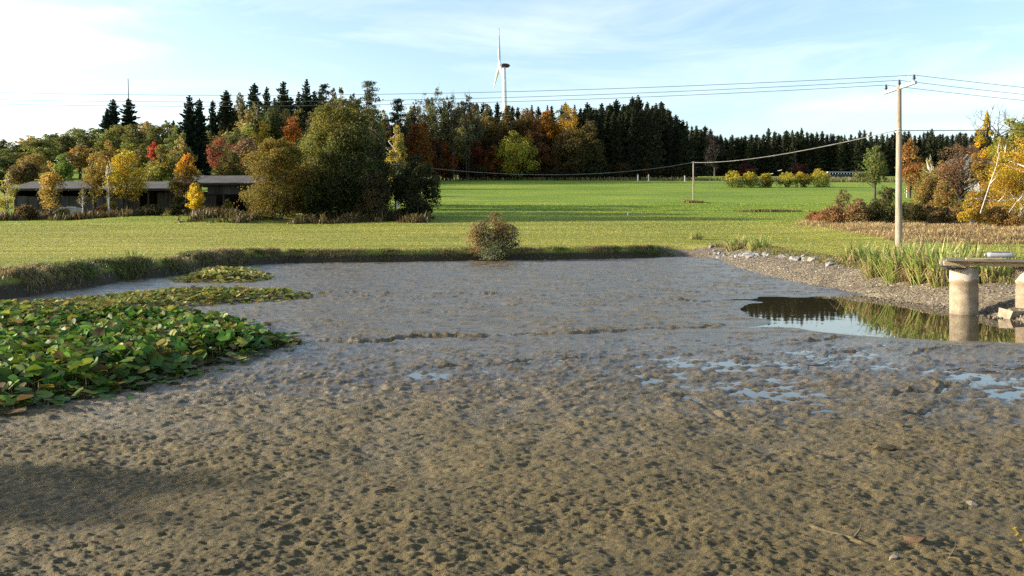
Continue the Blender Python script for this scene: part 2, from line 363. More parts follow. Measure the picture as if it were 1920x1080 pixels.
def mud_h(x, y):
    wx = x + .2 * (fbm(x * 1.1, y * 1.1, 2, 90) - .5); wy = y + .2 * (fbm(x * 1.1 + 50, y * 1.1, 2, 91) - .5)
    near = near_f(x, y)
    mid = sstep(16, 9.0, y + 2.0 * (fbm(x * .4, y * .4, 2, 12) - .5))
    c1 = fbm(wx * 4.2, wy * 5.4, 3, 20); c2 = fbm(wx * 9.0 + wy * 2, wy * 14.0 - wx * 1.5, 3, 30); c3 = fbm(x * 30, y * 42, 3, 35); big = fbm(x * 1.1, y * 1.1, 3, 50)
    rid = 1 - np.abs(2 * fbm(wx * 6.0, wy * 8.5, 3, 25) - 1)
    st = fbm(wx * 2.6, wy * 7.0, 3, 28)
    h = .022 + .012 * (big - .5) + .006 * (c1 - .5) + .007 * (c2 - .5) + .030 * sstep(.53, .68, st) * c2
    cn = fbm(wx * .8 + .3 * c1, wy * 1.9 + .3 * c1, 4, 95) - .5; cm = sstep(.45, .62, fbm(x * .35, y * .5, 2, 96))
    h = h + cm * (-.020 * np.exp(-(cn / .010) ** 2) + .012 * np.exp(-((cn - .022) / .014) ** 2) * (.3 + 1.4 * c2))
    # crumbly crust of the middle: raised clods, flat wet mud and puddles between them
    clod = sstep(.42, .62, fbm(wx * 5.0, wy * 9.0, 3, 22) * .5 + c2 * .5 + .20 * (big - .5) + .16 * (near - .2))
    right = sstep(-3.5, 3.5, x)
    hm = .005 - .009 * right + .032 * (big - .5) + .017 * clod + .034 * (c2 - .45) * clod + .018 * (c3 - .5) * clod + .006 * (c2 - .5)
    h = h * (1 - mid) + hm * mid
    crumb = .70 + .38 * sstep(.35, .68, fbm(x * 1.6 + 7, y * 2.0, 3, 55))
    hn = .036 + .045 * (big - .5) + .020 * (c1 - .45) + .017 * (rid - .6) * crumb + crumb * (.031 * (c2 - .5) + .026 * (c3 - .5))
    nb = near ** 1.7; h = h * (1 - nb) + hn * nb
    # pits and prints in the near mud
    rr = np.random.default_rng(3)
    for _ in range(130):
        py_ = 3.9 + 4.2 * rr.random() ** 1.4; px_ = (rr.random() * 2 - 1) * (.68 * py_ + .3); s_ = rr.uniform(.011, .034); dp = rr.uniform(.3, .65) * s_
        k = np.abs(x - px_) + np.abs(y - py_) < .5
        if k.any():
            r2 = ((x[k] - px_) ** 2 + (y[k] - py_) ** 2 * 1.4) / s_ ** 2
            h[k] += -dp * np.exp(-r2) + .35 * dp * np.exp(-(np.sqrt(r2) - 1.6) ** 2 * 2.5)
    for i, line in enumerate(CR):
        pts = [ground_pt(*p) for p in line]
        xs = np.array([p[0] for p in pts]); ys = np.array([p[1] for p in pts])
        k = (x > xs.min() - 1) & (x < xs.max() + 1) & (y > ys.min() - 1) & (y < ys.max() + 1)
        xx, yy = x[k], y[k]
        jx = .22 * (fbm(xx * 2.2, yy * 2.2, 3, 200 + i) - .5); jy = .7 * (fbm(xx * 1.3, yy * 1.3, 4, 220 + i) - .5)
        sd, e = seg_field(xx + jx, yy + jy, pts)
        fade = sstep(0, .06, e) * sstep(1, .94, e)
        bw = .45 + .95 * sstep(.30, .62, fbm(xx * 1.7, yy * 1.7, 3, 240 + i)); rough_ = .1 + 2.2 * fbm(xx * 14, yy * 16, 3, 250 + i) ** 1.7
        wl = (.055 if i < 3 else .032) * (.6 + .4 * bw)
        h[k] += fade * ((.034 if i < 3 else .020) * bw * rough_ * np.exp(-((sd - wl) / wl) ** 2) - (.040 if i < 3 else .030) * bw * np.exp(-((sd + wl * .8) / (wl * .75)) ** 2))
    pf = .30 + pool_depth(x + .5 * (fbm(x * 1.1, y * 1.1, 3, 70) - .5), y + .7 * (fbm(x * 1.0, y * 1.0 + 30, 3, 71) - .5))
    h = np.where(pf > -.35, h * sstep(0.05, -.35, pf) + .016 * sstep(-.35, -.05, pf) * sstep(.1, 0, pf) - .12 * sstep(-.03, .5, pf), h)
    return h
NV, NU = 580, 800
vv = np.linspace(0, 1, NV); rows = 1150 * (1 - vv) + 472 * vv           # tessellation grows finer towards the camera
Yr = H * F / (rows - HY); Yr = np.concatenate([[2.0, 2.5, 3.0, 3.5], Yr[Yr > 3.8], [60.]]); NV = len(Yr)
uu = np.linspace(-1, 1, NU - 120); ex_ = 15 * (np.arange(1, 61) / 60) ** 1.5
uu = np.concatenate([np.full(60, -1.), uu, np.full(60, 1.)]); ex_ = np.concatenate([-ex_[::-1], np.zeros(NU - 120), ex_])       # coarser columns out to the banks on both sides
MX = uu[None] * (.66 * Yr[:, None] + .6) + ex_[None]; MY = np.repeat(Yr[:, None], NU, 1)
md = pond_sd(MX, MY)
keep = md < .9
MZ = np.zeros_like(MX); MZ[keep] = mud_h(MX[keep], MY[keep])
MZ = np.where(md > 0, np.minimum(MZ, .02), MZ)
mi = (np.arange(NV - 1)[:, None] * NU + np.arange(NU - 1)[None])
mk = (keep[:-1, :-1] & keep[1:, :-1] & keep[:-1, 1:] & keep[1:, 1:]).ravel(); mi = mi.ravel()[mk]
mf = np.stack([mi, mi + 1, mi + NU + 1, mi + NU], -1)
u, inv = np.unique(mf, return_inverse=True); mv = np.stack([MX, MY, MZ], -1).reshape(-1, 3)[u]; mf = inv.reshape(mf.shape)
nearv = near_f(mv[:, 0], mv[:, 1])
dryv = np.clip(nearv * (.55 + .45 * sstep(.006, .040, mv[:, 2])) + (1 - nearv) * .55 * sstep(.018, .045, mv[:, 2]), 0, 1)

def mud_material():
    m, t, b, o = mat_new('mud'); lk = t.links.new; v = coords(t)
    sep = N(t, 'ShaderNodeSeparateXYZ'); lk(v, sep.inputs[0])
    n1 = noise(t, v, 1.1, 5, .6); n2 = noise(t, v, 9, 6, .65); n3 = noise(t, v, 55, 6, .75); n4 = noise(t, coords(t, (.5, 1.6, 1)), 2.5, 4, .6)
    # dryness of the crust is stored on the mesh
    at = N(t, 'ShaderNodeAttribute', attribute_name='tint'); dry = N(t, 'ShaderNodeSeparateColor'); lk(at.outputs['Color'], dry.inputs[0])
    wetc = ramp(t, [(.35, (.085, .064, .036)), (.68, (.138, .108, .064))]); lk(n4, wetc.inputs['Fac'])
    dryc = ramp(t, [(.3, (.112, .083, .032)), (.7, (.205, .157, .064))]); lk(n2, dryc.inputs['Fac'])
    c = mixc(t, dry.outputs['Red'], wetc.outputs['Color'], dryc.outputs['Color'])
    r1 = ramp(t, [(.32, (.72, .74, .74)), (.66, (1.12, 1.1, 1.06))]); lk(n1, r1.inputs['Fac']); c = mixc(t, 1.0, c, r1.outputs['Color'], 'MULTIPLY')
    lk(c, b.inputs['Base Color'])
    rg = N(t, 'ShaderNodeMapRange'); rg.inputs['To Min'].default_value = .26; rg.inputs['To Max'].default_value = .85; lk(dry.outputs['Red'], rg.inputs['Value'])
    rf = N(t, 'ShaderNodeMath', operation='MULTIPLY_ADD', use_clamp=True); lk(dry.outputs['Green'], rf.inputs[0]); rf.inputs[1].default_value = -.15; lk(rg.outputs['Result'], rf.inputs[2]); lk(rf.outputs[0], b.inputs['Roughness'])
    b.inputs['Specular IOR Level'].default_value = .4
    add = N(t, 'ShaderNodeMath', operation='MULTIPLY'); lk(n3, add.inputs[0]); mrd = N(t, 'ShaderNodeMapRange'); mrd.inputs['To Min'].default_value = .12; lk(dry.outputs['Red'], mrd.inputs['Value']); lk(mrd.outputs['Result'], add.inputs[1])
    bump(t, b, add.outputs[0], 1.0, .05); return m
M_MUD = mud_material()
pond_bed = tag(link('pond_bed', mesh_np('pond_bed', mv, mf, True, np.stack([dryv, sstep(.024, .006, mv[:, 2]) * (1 - nearv), np.zeros(len(mv))], 1), M_MUD)), 'drained pond bed of brown and grey mud', None, None, 'structure')

def water_material():
    m, t, b, o = mat_new('pond_water'); b.inputs['Base Color'].default_value = (.035, .028, .014, 1); b.inputs['Roughness'].default_value = .02
    b.inputs['IOR'].default_value = 1.333; b.inputs['Specular IOR Level'].default_value = .5
    n = noise(t, coords(t, (1, 1, 1)), 2.5, 2, .5); bump(t, b, n, .04, .02); return m
wv = np.array([(x, y, 0.) for x, y in POND]); c0 = wv.mean(0)
wv = np.vstack([c0[None], c0 + (wv - c0) * 1.01]); nw = len(POND)
tag(link('pond_water', mesh_np('pond_water', wv, [np.array([[0, 1 + i, 1 + (i + 1) % nw] for i in range(nw)])], True, None, water_material())), 'shallow still water left in the pond', None, None, 'structure')

# ------------------------------------------------------------------ trees
def leaf_quads(c, nrm, size, rng, tint, aspect=.62):
    n = len(c); nrm = nrm / (np.linalg.norm(nrm, axis=1)[:, None] + 1e-9)
    a = np.cross(nrm, rng.normal(size=(n, 3))); a /= np.linalg.norm(a, axis=1)[:, None] + 1e-9; b = np.cross(nrm, a)
    s = size[:, None] if np.ndim(size) else size
    bend = nrm * s * .12
    v = np.stack([c - a * s * .5, c + b * s * .5 * aspect + bend, c + a * s * .5, c - b * s * .5 * aspect + bend], 1).reshape(-1, 3)
    f = np.arange(n * 4).reshape(-1, 4)
    return v, f, np.repeat(tint, 4, 0)
ENV = {'round': lambda t: np.sqrt(np.clip(1 - (2 * t - 1) ** 2, 0, 1)) ** .9,
       'egg': lambda t: np.clip(t * 4.5, 0, 1) ** .6 * np.sqrt(np.clip(1 - t ** 2.2, 0, 1)),
       'dome': lambda t: np.sqrt(np.clip(1 - t ** 2.3, 0, 1)) * (.72 + .28 * np.clip(t * 5, 0, 1)),
       'column': lambda t: np.clip(t * 6, 0, 1) ** .6 * np.clip((1 - t) * 1.7, 0, 1) ** .6,
       'vase': lambda t: (.25 + .75 * np.clip(t * 1.6, 0, 1)) * np.sqrt(np.clip(1 - t ** 3.5, 0, 1))}
def broadleaf(h, r, seed, env='egg', z0=.2, leaf=.2, n=9000, blobs=45, tip=None, stray=.16, trunks=1, trunk_r=None, spread=.35, limbs=14, up=.35, clump=.30):
    """returns (trunk mesh builder, crown arrays); z0 = crown base as a share of h"""
    g = np.random.default_rng(seed); e = ENV[env]
    t = g.random(blobs) ** .85; ang = g.random(blobs) * 2 * np.pi; rad = np.sqrt(g.random(blobs)) * .86 + .02
    rad = np.where(g.random(blobs) < .55, np.maximum(rad, .6), rad)
    lob = 1 + .30 * np.sin(ang * 2 + g.random() * 6) * np.sin(t * 5 + g.random() * 6)
    R_ = r * e(t * .96 + .02) * lob; br = clump * r * (.40 + .95 * g.random(blobs)) * np.clip(e(t) * 1.2, .35, 1)
    bx = np.cos(ang) * np.maximum(R_ - br * .7, .05) * rad; by = np.sin(ang) * np.maximum(R_ - br * .7, .05) * rad
    zc = h * z0 + t * (h * (1 - z0) - br * .6)
    C = np.stack([bx, by, zc], 1)
    wgt = br ** 2; k = g.choice(blobs, n, p=wgt / wgt.sum())
    d = g.normal(size=(n, 3)); d[:, 2] += up; d /= np.linalg.norm(d, axis=1)[:, None]
    rr = br[k] * (.35 + .75 * g.random(n) ** .6 + (g.random(n) < stray) * .6 * g.random(n))
    p = C[k] + d * rr[:, None] * np.array([1, 1, .85])
    p[:, 2] = np.maximum(p[:, 2], h * z0 * .6 + .05)
    nr = d * .7 + g.normal(size=(n, 3)) * .7
    bt = (.72 + .56 * g.random((blobs, 1))) * (1 + (g.random((blobs, 3)) - .5) * np.array([.25, .12, .2]))
    ti = bt[k]
    if tip is not None: ti = ti * tip(p / np.array([r, r, h]), g)
    cv = leaf_quads(p, nr, leaf * (.6 + .8 * g.random(n)), g, ti)
    mb = MB(); tr = trunk_r or (.018 * h + .02)
    tops = []
    for q in range(trunks):
        a = g.random() * 6.28; off = (0 if trunks == 1 else r * .12 * (.4 + g.random()))
        lean = (0.03 if trunks == 1 else spread * r / h) * (.4 + g.random())
        ht = h * (.9 if trunks == 1 else .55 + .25 * g.random()); zz = np.linspace(-.3, ht, 6)
        pts = np.stack([np.cos(a) * (off + lean * zz) + .05 * h * .2 * (g.random(6) - .5), np.sin(a) * (off + lean * zz) + .05 * h * .2 * (g.random(6) - .5), zz], 1)
        mb.tube(pts, tr * (1 if trunks == 1 else .6) * np.linspace(1.15, .12, 6), 6); tops.append(pts)
    for q in g.choice(blobs, min(limbs, blobs), replace=False):
        pts = tops[g.integers(len(tops))]; tgt = C[q]
        zi = np.clip(tgt[2] - .35 * np.hypot(tgt[0], tgt[1]) - .1 * h, .12 * h, .7 * h); o = np.array([np.interp(zi, pts[:, 2], pts[:, 0]), np.interp(zi, pts[:, 2], pts[:, 1]), zi])
        m_ = (o + tgt) / 2 + g.normal(size=3) * .03 * h * np.array([1, 1, .5])
        mb.tube([o, m_, tgt, tgt + (tgt - m_) * .4], tr * np.array([.45, .28, .15, .05]), 4, False)
    return mb, cv
def spruce(h, r, seed, whorls=34, z0=.05):
    g = np.random.default_rng(seed); V = []; T = []
    for i in range(whorls):
        t = i / (whorls - 1); z = h * (z0 + (1 - z0) * t ** .94)
        Lr = r * ((1 - t) ** .62 * .93 + .07) * (.86 + .16 * np.sin(i * 1.7 + seed) + .10 * g.normal()); nb = int(12 - 5 * t)
        a0 = g.random() * 6.28
        for j in range(nb):
            a = a0 + j * 6.283 / nb + g.normal() * .25; l = Lr * (.58 + .55 * g.random()); dr = -.34 + .75 * t + g.normal() * .10
            dv = np.array([math.cos(a), math.sin(a), dr]); sd = np.array([-math.sin(a), math.cos(a), 0])
            col_ = (.65 + .7 * g.random()) * (np.array([1, 1, 1.]) + (g.random(3) - .5) * .18)
            ns = 3 if t < .8 else 2
            for s in range(ns):
                q = (s + .5) / ns; c = np.array([0, 0, z]) + dv * l * q + np.array([0, 0, .14 * l * q * q]); wd_ = l * (.34 - .14 * q) + .16; ln = l / ns
                tw = sd * wd_ * (.8 + .4 * g.random())
                hang = np.array([0, 0, -(.30 + .28 * l * (1 - .5 * q)) * (.6 + .6 * g.random())])
                V += [c - dv * ln * .6, c + tw + hang * .4, c + dv * ln * .8, c - tw + hang * .4]
                V += [c - dv * ln * .55, c + hang * 1.25 - dv * ln * .1, c + dv * ln * .45 + hang * .8, c + dv * ln * .8]
                V += [c - tw * .9 + hang * .2, c + hang * 1.1 - tw * .3, c + hang * .9 + tw * .4, c + tw * .9 + hang * .2]
                T += [col_] * 12
    V += [[-.07, 0, h * .95], [0, -.07, h * .95], [.07, 0, h * .95], [0, 0, h * 1.02]]; T += [np.ones(3)] * 4
    mb = MB(); mb.tube([[0, 0, -.4], [0, 0, h * .5], [0, 0, h * .97]], [.014 * h + .04, .009 * h + .02, .02], 6)
    V = np.array(V); return mb, (V, np.arange(len(V)).reshape(-1, 4), np.array(T))
def pine(h, r, seed, n=3200, leaf=.5):
    g = np.random.default_rng(seed); mb = MB(); zz = np.linspace(-.3, h * .97, 7); pts = np.stack([.25 * np.sin(zz * .3 + seed), .2 * np.cos(zz * .35), zz], 1)
    mb.tube(pts, np.linspace(.017 * h, .03, 7), 6)
    B = []; 
    for i in range(30):
        t = .30 + .70 * (i + g.random()) / 30; a = i * 2.4 + g.random(); l = r * (1.05 - .85 * max(0, t - .45) / .55) * (.45 + .65 * g.random())
        o = np.array([np.interp(t * h, zz, pts[:, 0]), np.interp(t * h, zz, pts[:, 1]), t * h * .97]); e_ = o + np.array([math.cos(a) * l, math.sin(a) * l, .18 * l])
        mb.tube([o, (o + e_) / 2 + [0, 0, .05 * l], e_], [.05, .035, .015], 4, False)
        B += [(o + (e_ - o) * .55, .22 * r), (e_, .26 * r)]
    C = np.array([b[0] for b in B]); br = np.array([b[1] for b in B]) * (.7 + .6 * g.random(len(B)))
    k = g.integers(len(B), size=n); d = g.normal(size=(n, 3)); d /= np.linalg.norm(d, axis=1)[:, None]
    p = C[k] + d * (br[k] * (.3 + .8 * g.random(n)))[:, None] * np.array([1.25, 1.25, .55])
    bt = .7 + .6 * g.random((len(B), 1)) * np.ones((1, 3))
    return mb, leaf_quads(p, d * .5 + g.normal(size=(n, 3)), leaf * (.5 + .8 * g.random(n)), g, bt[k], .4)
def bare(h, seed, depth=5):
    g = np.random.default_rng(seed); mb = MB()
    def grow(p, d, l, r_, n):
        e = p + d * l; m_ = p + d * l * .5 + g.normal(size=3) * l * .05
        mb.tube([p, m_, e], [r_, r_ * .85, r_ * .68], 4 if n < 3 else 6, False)
        if n == 0: return
        for _ in range(g.integers(2, 4)):
            nd = d + g.normal(size=3) * .48; nd[2] = nd[2] * .9 + .12; nd /= np.linalg.norm(nd); grow(e, nd, l * g.uniform(.62, .86), r_ * .62, n - 1)
    grow(np.array([0, 0, -.2]), np.array([.02, 0, 1.]), h * .28, .02 * h, depth); return mb

def make(name, label, cat, loc, built, color, trunk=M_BARK, leafm=M_LEAF, group=None, rz=0, trunkname='trunk', crownname='crown'):
    mb, (v, f, t) = built
    o = thing(name, label, cat, loc, rz, group)
    link(trunkname, mb.data(trunkname, trunk, True), o)
    c = link(crownname, mesh_np(crownname, v, f, False, t, leafm), o); c.color = (*color, 1)
    return o
def place(px, ytop, Y, wpx):
    """foot, height and crown radius of a tree standing at depth Y"""
    x = X_at(px, Y); z = G(x, Y); return (x, Y, z), Z_at(ytop, Y) - z, wpx * Y / F / 2
OLIVE = (.115, .115, .022); YEL = (.48, .33, .03); GOLD = (.46, .26, .025); ORA = (.45, .16, .015); RED = (.36, .055, .025); RUST = (.19, .07, .02)
DG = (.052, .068, .018); SPR = (.020, .034, .018); PALE = (.21, .19, .065); LIME = (.15, .21, .04); PINK = (.26, .15, .10); MID = (.065, .085, .022); BRN = (.13, .085, .028)

# the big clump beside the barn
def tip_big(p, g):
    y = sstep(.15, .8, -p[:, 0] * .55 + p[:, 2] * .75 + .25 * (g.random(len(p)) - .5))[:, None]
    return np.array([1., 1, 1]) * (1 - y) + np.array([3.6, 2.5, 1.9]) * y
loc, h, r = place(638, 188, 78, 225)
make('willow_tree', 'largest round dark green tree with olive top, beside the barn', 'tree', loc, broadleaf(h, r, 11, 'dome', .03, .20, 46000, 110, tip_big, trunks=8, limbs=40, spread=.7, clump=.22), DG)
loc, h, r = place(520, 256, 75, 168)
make('willow_shrub', 'olive yellow rounded shrub covering the end of the barn', 'shrub', loc, broadleaf(h, r, 12, 'dome', .02, .17, 26000, 80, lambda p, g: np.ones((len(p), 1)) * np.array([1, 1, 1]), trunks=7, limbs=24, spread=.7, clump=.24), (.20, .155, .03))
loc, h, r = place(782, 292, 76, 112)
make('willow_shrub', 'dark brown-green shrub at the field end of the big tree clump', 'shrub', loc, broadleaf(h, r, 13, 'dome', .02, .17, 18000, 60, trunks=6, limbs=20, spread=.7, clump=.26), (.05, .05, .018))
loc, h, r = place(705, 318, 74.5, 90)
make('willow_shrub', 'low dull brown shrub in the shade under the largest round tree', 'shrub', loc, broadleaf(h, r, 14, 'dome', .02, .17, 10000, 40, trunks=5, limbs=14, spread=.7), (.075, .06, .025))
for px, yt, Y, wp, lb, sd in ((612, 208, 85, 150, 'olive tree standing behind the left shoulder of the largest tree', 16), (690, 206, 92, 110, 'dark tree hidden behind the right shoulder of the largest tree', 17), (664, 200, 100, 110, 'dark tree farthest back in the big clump', 18)):
    loc, h, r = place(px, yt, Y, wp)
    make('willow_tree', lb, 'tree', loc, broadleaf(h, r, sd, 'dome', .05, .3, 9000, 60, trunks=4, limbs=14, spread=.5), (.07, .075, .02))
loc, h, r = place(745, 233, 96, 62)
make('birch_tree', 'slender yellow-green birch rising behind the dark clump of shrubs', 'tree', loc, broadleaf(h, r, 15, 'column', .12, .24, 7500, 50), (.36, .29, .055), M_BIRCH)

# trees before the barn
A = [('birch_tree', 'pale sparse yellow birch sapling at the far end of the barn', 14, 322, 82, 46, (.34, .30, .06), 'column', 2400, .12, M_BIRCH),
     ('maple_tree', 'gold-brown tree before the left end of the barn wall', 95, 303, 81, 66, (.38, .26, .06), 'egg', 6500, .18, M_BARK),
     ('maple_tree', 'ochre tree with thin grey trunk before the middle of the barn', 178, 283, 82, 62, (.32, .23, .05), 'egg', 6000, .22, M_BARK),
     ('maple_tree', 'bright yellow tree leaning over the low barn roof', 236, 276, 81, 86, (.46, .33, .035), 'egg', 8500, .24, M_BARK),
     ('maple_tree', 'orange-topped tree at the step between both barn roofs', 350, 286, 83, 66, (.50, .24, .02), 'egg', 7000, .2, M_BARK),
     ('maple_sapling', 'small bright yellow tree on the grass before the barn', 366, 343, 76, 44, (.50, .37, .03), 'egg', 4500, .24, M_BARK),
     ('sapling', 'tiny olive sapling on the grass bank before the dark barn opening', 427, 372, 76, 22, (.20, .17, .03), 'egg', 500, .3, M_BARK),
     ('birch_tree', 'thin bare-stemmed sapling between the two yellow barn trees', 205, 300, 80, 34, (.26, .2, .05), 'column', 700, .35, M_BIRCH),
     ('birch_tree', 'thin whitish sapling against the grey barn wall panels', 155, 345, 80, 24, (.24, .18, .05), 'column', 350, .35, M_BIRCH)]
def tip_maple(p, g):
    k = sstep(.62, .80, p[:, 2] + .1 * (g.random(len(p)) - .5))[:, None]; return np.array([.28, .42, .9]) * (1 - k) + k
for i, (nm, lb, px, yt, Y, wp, c, en, n, z0, tm) in enumerate(A):
    loc, h, r = place(px, yt, Y, wp)
    make(nm, lb, 'tree', loc, broadleaf(h, r, 30 + i, en, z0, .16, int(n * .62), 40, tip_maple if 'orange-topped' in lb else None, limbs=16, clump=.34), c, tm)

for i, (px, yt, wp, c, lb) in enumerate([(50, 384, 50, (.15, .10, .04), 'brown bramble before the far end of the barn'), (120, 388, 46, (.12, .10, .035), 'dull olive bramble before the barn panels'), (195, 384, 44, (.19, .10, .045), 'reddish bramble before the barn beside the concrete block'), (285, 384, 60, (.10, .085, .03), 'low dark bramble below the open barn front'), (395, 384, 60, (.085, .08, .028), 'low dark bramble before the tall barn part'), (205, 362, 36, (.30, .24, .04), 'yellow-leaved shrub close to the barn wall'), (335, 362, 40, (.09, .085, .025), 'dark shrub under the orange-topped tree')]):
    loc, h, r = place(px, yt, 80.5 if px < 300 else 82, wp)
    make('bramble_shrub', lb, 'shrub', loc, broadleaf(h, r, 330 + i, 'dome', .02, .17, 2200, 30, trunks=5, limbs=10, spread=.7), c)
# behind the barn
B = [('shrub_tree', 'olive-green round tree just behind the low barn roof', 302, 272, 112, 82, (.22, .19, .035), 'egg', 6000),
     ('birch_tree', 'pale olive birch behind the orange-topped tree', 342, 250, 125, 66, (.27, .22, .06), 'column', 5000),
     ('red_maple', 'bright red tree among olive trees behind the barn', 292, 264, 130, 40, (.34, .07, .025), 'round', 3500),
     ('red_maple', 'dull red tree beside the tall spruces behind the barn', 415, 256, 135, 56, (.22, .075, .04), 'round', 3200),
     ('shrub_tree', 'pinkish grey-green tree behind the olive shrub', 462, 256, 125, 70, (.24, .15, .075), 'round', 5000),
     ('shrub_tree', 'dark green tree low behind the right barn roof', 432, 285, 118, 66, (.10, .085, .02), 'round', 4000),
     ('oak_tree', 'rust-orange tree top behind the shoulder of the largest tree', 547, 216, 150, 52, (.33, .11, .02), 'round', 3500),
     ('ash_tree', 'yellow tree in front of the spruces above the olive shrub', 490, 224, 150, 62, (.40, .27, .025), 'egg', 4200),
     ('shrub_tree', 'lime-green small tree above the left part of the barn', 118, 288, 120, 46, LIME, 'round', 3000),
     ('shrub_tree', 'brown leafless-looking shrub behind the far end of the barn', 48, 300, 118, 76, (.15, .10, .035), 'egg', 3500),
     ('shrub_tree', 'dark green tree at the picture edge behind the sapling', 8, 285, 120, 64, (.05, .07, .018), 'round', 4500),
     ('shrub_tree', 'ochre-green tree behind the bright yellow barn tree', 262, 268, 118, 60, (.19, .16, .035), 'egg', 4200),
     ('shrub_tree', 'amber tree between the ochre tree and the red tree', 205, 262, 140, 60, (.27, .18, .04), 'egg', 3800)]
for i, (nm, lb, px, yt, Y, wp, c, en, n) in enumerate(B):
    loc, h, r = place(px, yt, Y, wp)
    make(nm, lb, 'tree', loc, broadleaf(h, r, 60 + i, en, .10, .27, int(n * 1.25), 44, limbs=14, clump=.32), c, M_BIRCH if nm == 'birch_tree' else M_BARK)

# shared shapes for the hill and wood
PROTO = {}
def proto_copy(key, builder, name, label, cat, loc, sx, sz, rz, color, group, trunk=M_BARK, leafm=M_LEAF):
    if key not in PROTO:
        mb, (v, f, t) = builder()
        PROTO[key] = (mb.data('trunk', trunk, True), mesh_np('crown', v, f, False, t, leafm))
    tm, cm = PROTO[key]
    o = thing(name, label, cat, loc, rz, group); o.scale = (sx, sx, sz)
    link('trunk', tm, o); c = link('crown', cm, o); c.color = (*color, 1); return o
def var(c, s=.18):
    k = 1 + rnd.uniform(-s, s); return tuple(max(.004, x * k * (1 + rnd.uniform(-.08, .08))) for x in c)
def add_spruce(px, yt, Y, wp, label, group=None, color=SPR):
    loc, h, r = place(px, yt, Y, wp * rnd.uniform(1.35, 1.8)); k = rnd.randrange(5)
    return proto_copy(('s', k), lambda: spruce(20, 3.6, 100 + k), 'spruce_tree', label, 'tree', loc, r / 3.6, h / 20.4, rnd.uniform(0, 6.28), var(color), group, M_BARK, M_NEEDLE)
def add_broad(px, yt, Y, wp, label, color, group=None, en='egg', name='broadleaf_tree', trunk=M_BARK):
    loc, h, r = place(px, yt, Y, wp * 1.15); k = rnd.randrange(4)
    return proto_copy(('b', en, k), lambda: broadleaf(12, 3.4, 130 + k + len(en) * 10, en, .15, .42, 3600, 40, limbs=16, clump=.33), name, label, 'tree', loc, r / 3.4, h / 12, rnd.uniform(0, 6.28), var(color), group, trunk)

# olive wood on the slope behind the barn
lb, gp = 'olive-green broadleaf tree in the wood sloping up behind the barn', 'olive trees on the slope behind the barn'
for px, yt, Y, wp in [(-420, 300, 175, 70), (-360, 296, 185, 70), (-300, 292, 172, 70), (-250, 290, 188, 66), (-200, 286, 172, 66), (-150, 284, 186, 64), (-110, 282, 170, 62), (-70, 280, 185, 60), (-35, 275, 170, 60), (0, 272, 190, 60), (28, 276, 172, 52), (55, 264, 195, 50), (75, 268, 165, 55), (98, 258, 195, 48), (120, 262, 170, 50), (140, 252, 198, 48),
                      (160, 258, 172, 50), (180, 250, 200, 46), (205, 255, 168, 55), (225, 243, 198, 52), (250, 246, 172, 52), (275, 238, 200, 52), (295, 244, 170, 50), (315, 236, 198, 48), (335, 244, 175, 46),
                      (20, 290, 150, 55), (80, 285, 148, 60), (150, 282, 150, 60), (325, 262, 150, 50), (60, 298, 140, 50), (250, 268, 148, 60), (395, 255, 172, 60), (460, 240, 172, 60), (375, 268, 160, 60), (440, 250, 165, 50)]:
    add_broad(px, yt - 9 - 6 * rnd.random(), Y, wp * 1.1, lb, rnd.choice([(.20, .19, .045), (.25, .22, .055), (.17, .17, .04), (.29, .22, .06), (.12, .13, .035)]), gp, rnd.choice(['egg', 'round']))
add_spruce(212, 184, 225, 44, 'dark spruce on the hill beside the thin mast, left of the pair')
add_spruce(241, 183, 228, 42, 'dark spruce on the hill right under the thin mast')
add_spruce(200, 205, 222, 30, 'shorter dark spruce leaning on the hilltop pair')
add_spruce(325, 224, 232, 18, 'tiny spruce tip above the olive trees')
add_spruce(355, 176, 150, 46, 'tall dark spruce standing left of its twin behind the red tree')
add_spruce(374, 182, 152, 34, 'tall dark spruce, right of the twin pair behind the red tree')
add_spruce(399, 185, 190, 28, 'narrow spruce in the gap before the tall spruce row')
lb, gp = 'dark spruce in the row on the skyline above the olive shrub', 'spruces on the skyline above the barn'
for px, yt, wp in [(424, 167, 44), (477, 153, 42), (500, 160, 36), (531, 150, 44), (560, 170, 32), (575, 146, 38), (590, 168, 30), (545, 180, 40), (455, 185, 40), (515, 182, 42), (600, 172, 36)]:
    add_spruce(px, yt, rnd.uniform(185, 205), wp, lb, gp, (.042, .055, .026))
lb, gp = 'pale olive birch mixed into the skyline spruces', 'pale birches on the skyline'
for px, yt, wp in [(450, 170, 40), (640, 166, 40), (625, 160, 34), (660, 172, 46), (480, 190, 50), (585, 190, 46)]:
    add_broad(px, yt, rnd.uniform(180, 200), wp, lb, (.16, .14, .045), gp, 'column', 'birch_tree', M_BIRCH)
lb, gp = 'olive broadleaf tree filling the skyline wood between barn and alders', 'olive trees filling the skyline wood'
for px, yt, wp in [(405, 222, 46), (438, 200, 48), (462, 205, 50), (488, 205, 46), (512, 198, 50), (538, 202, 46), (562, 198, 50), (590, 205, 46), (612, 190, 50), (636, 185, 54), (668, 182, 50), (695, 195, 56), (718, 205, 50), (742, 215, 52), (765, 222, 52), (790, 215, 50), (815, 225, 54), (842, 215, 50), (868, 212, 50), (380, 235, 50), (425, 232, 50), (470, 230, 46), (760, 255, 56), (800, 262, 50), (830, 250, 50)]:
    add_broad(px, yt, rnd.uniform(176, 196) if px < 700 else rnd.uniform(204, 216), wp, lb, rnd.choice([(.13, .125, .04), (.18, .155, .045), (.10, .105, .033), (.21, .17, .055), (.13, .09, .035)]), gp, rnd.choice(['egg', 'round', 'column']))
lb, gp = 'thin airy alder crowding between the named skyline alders', 'thin alders on the skyline'
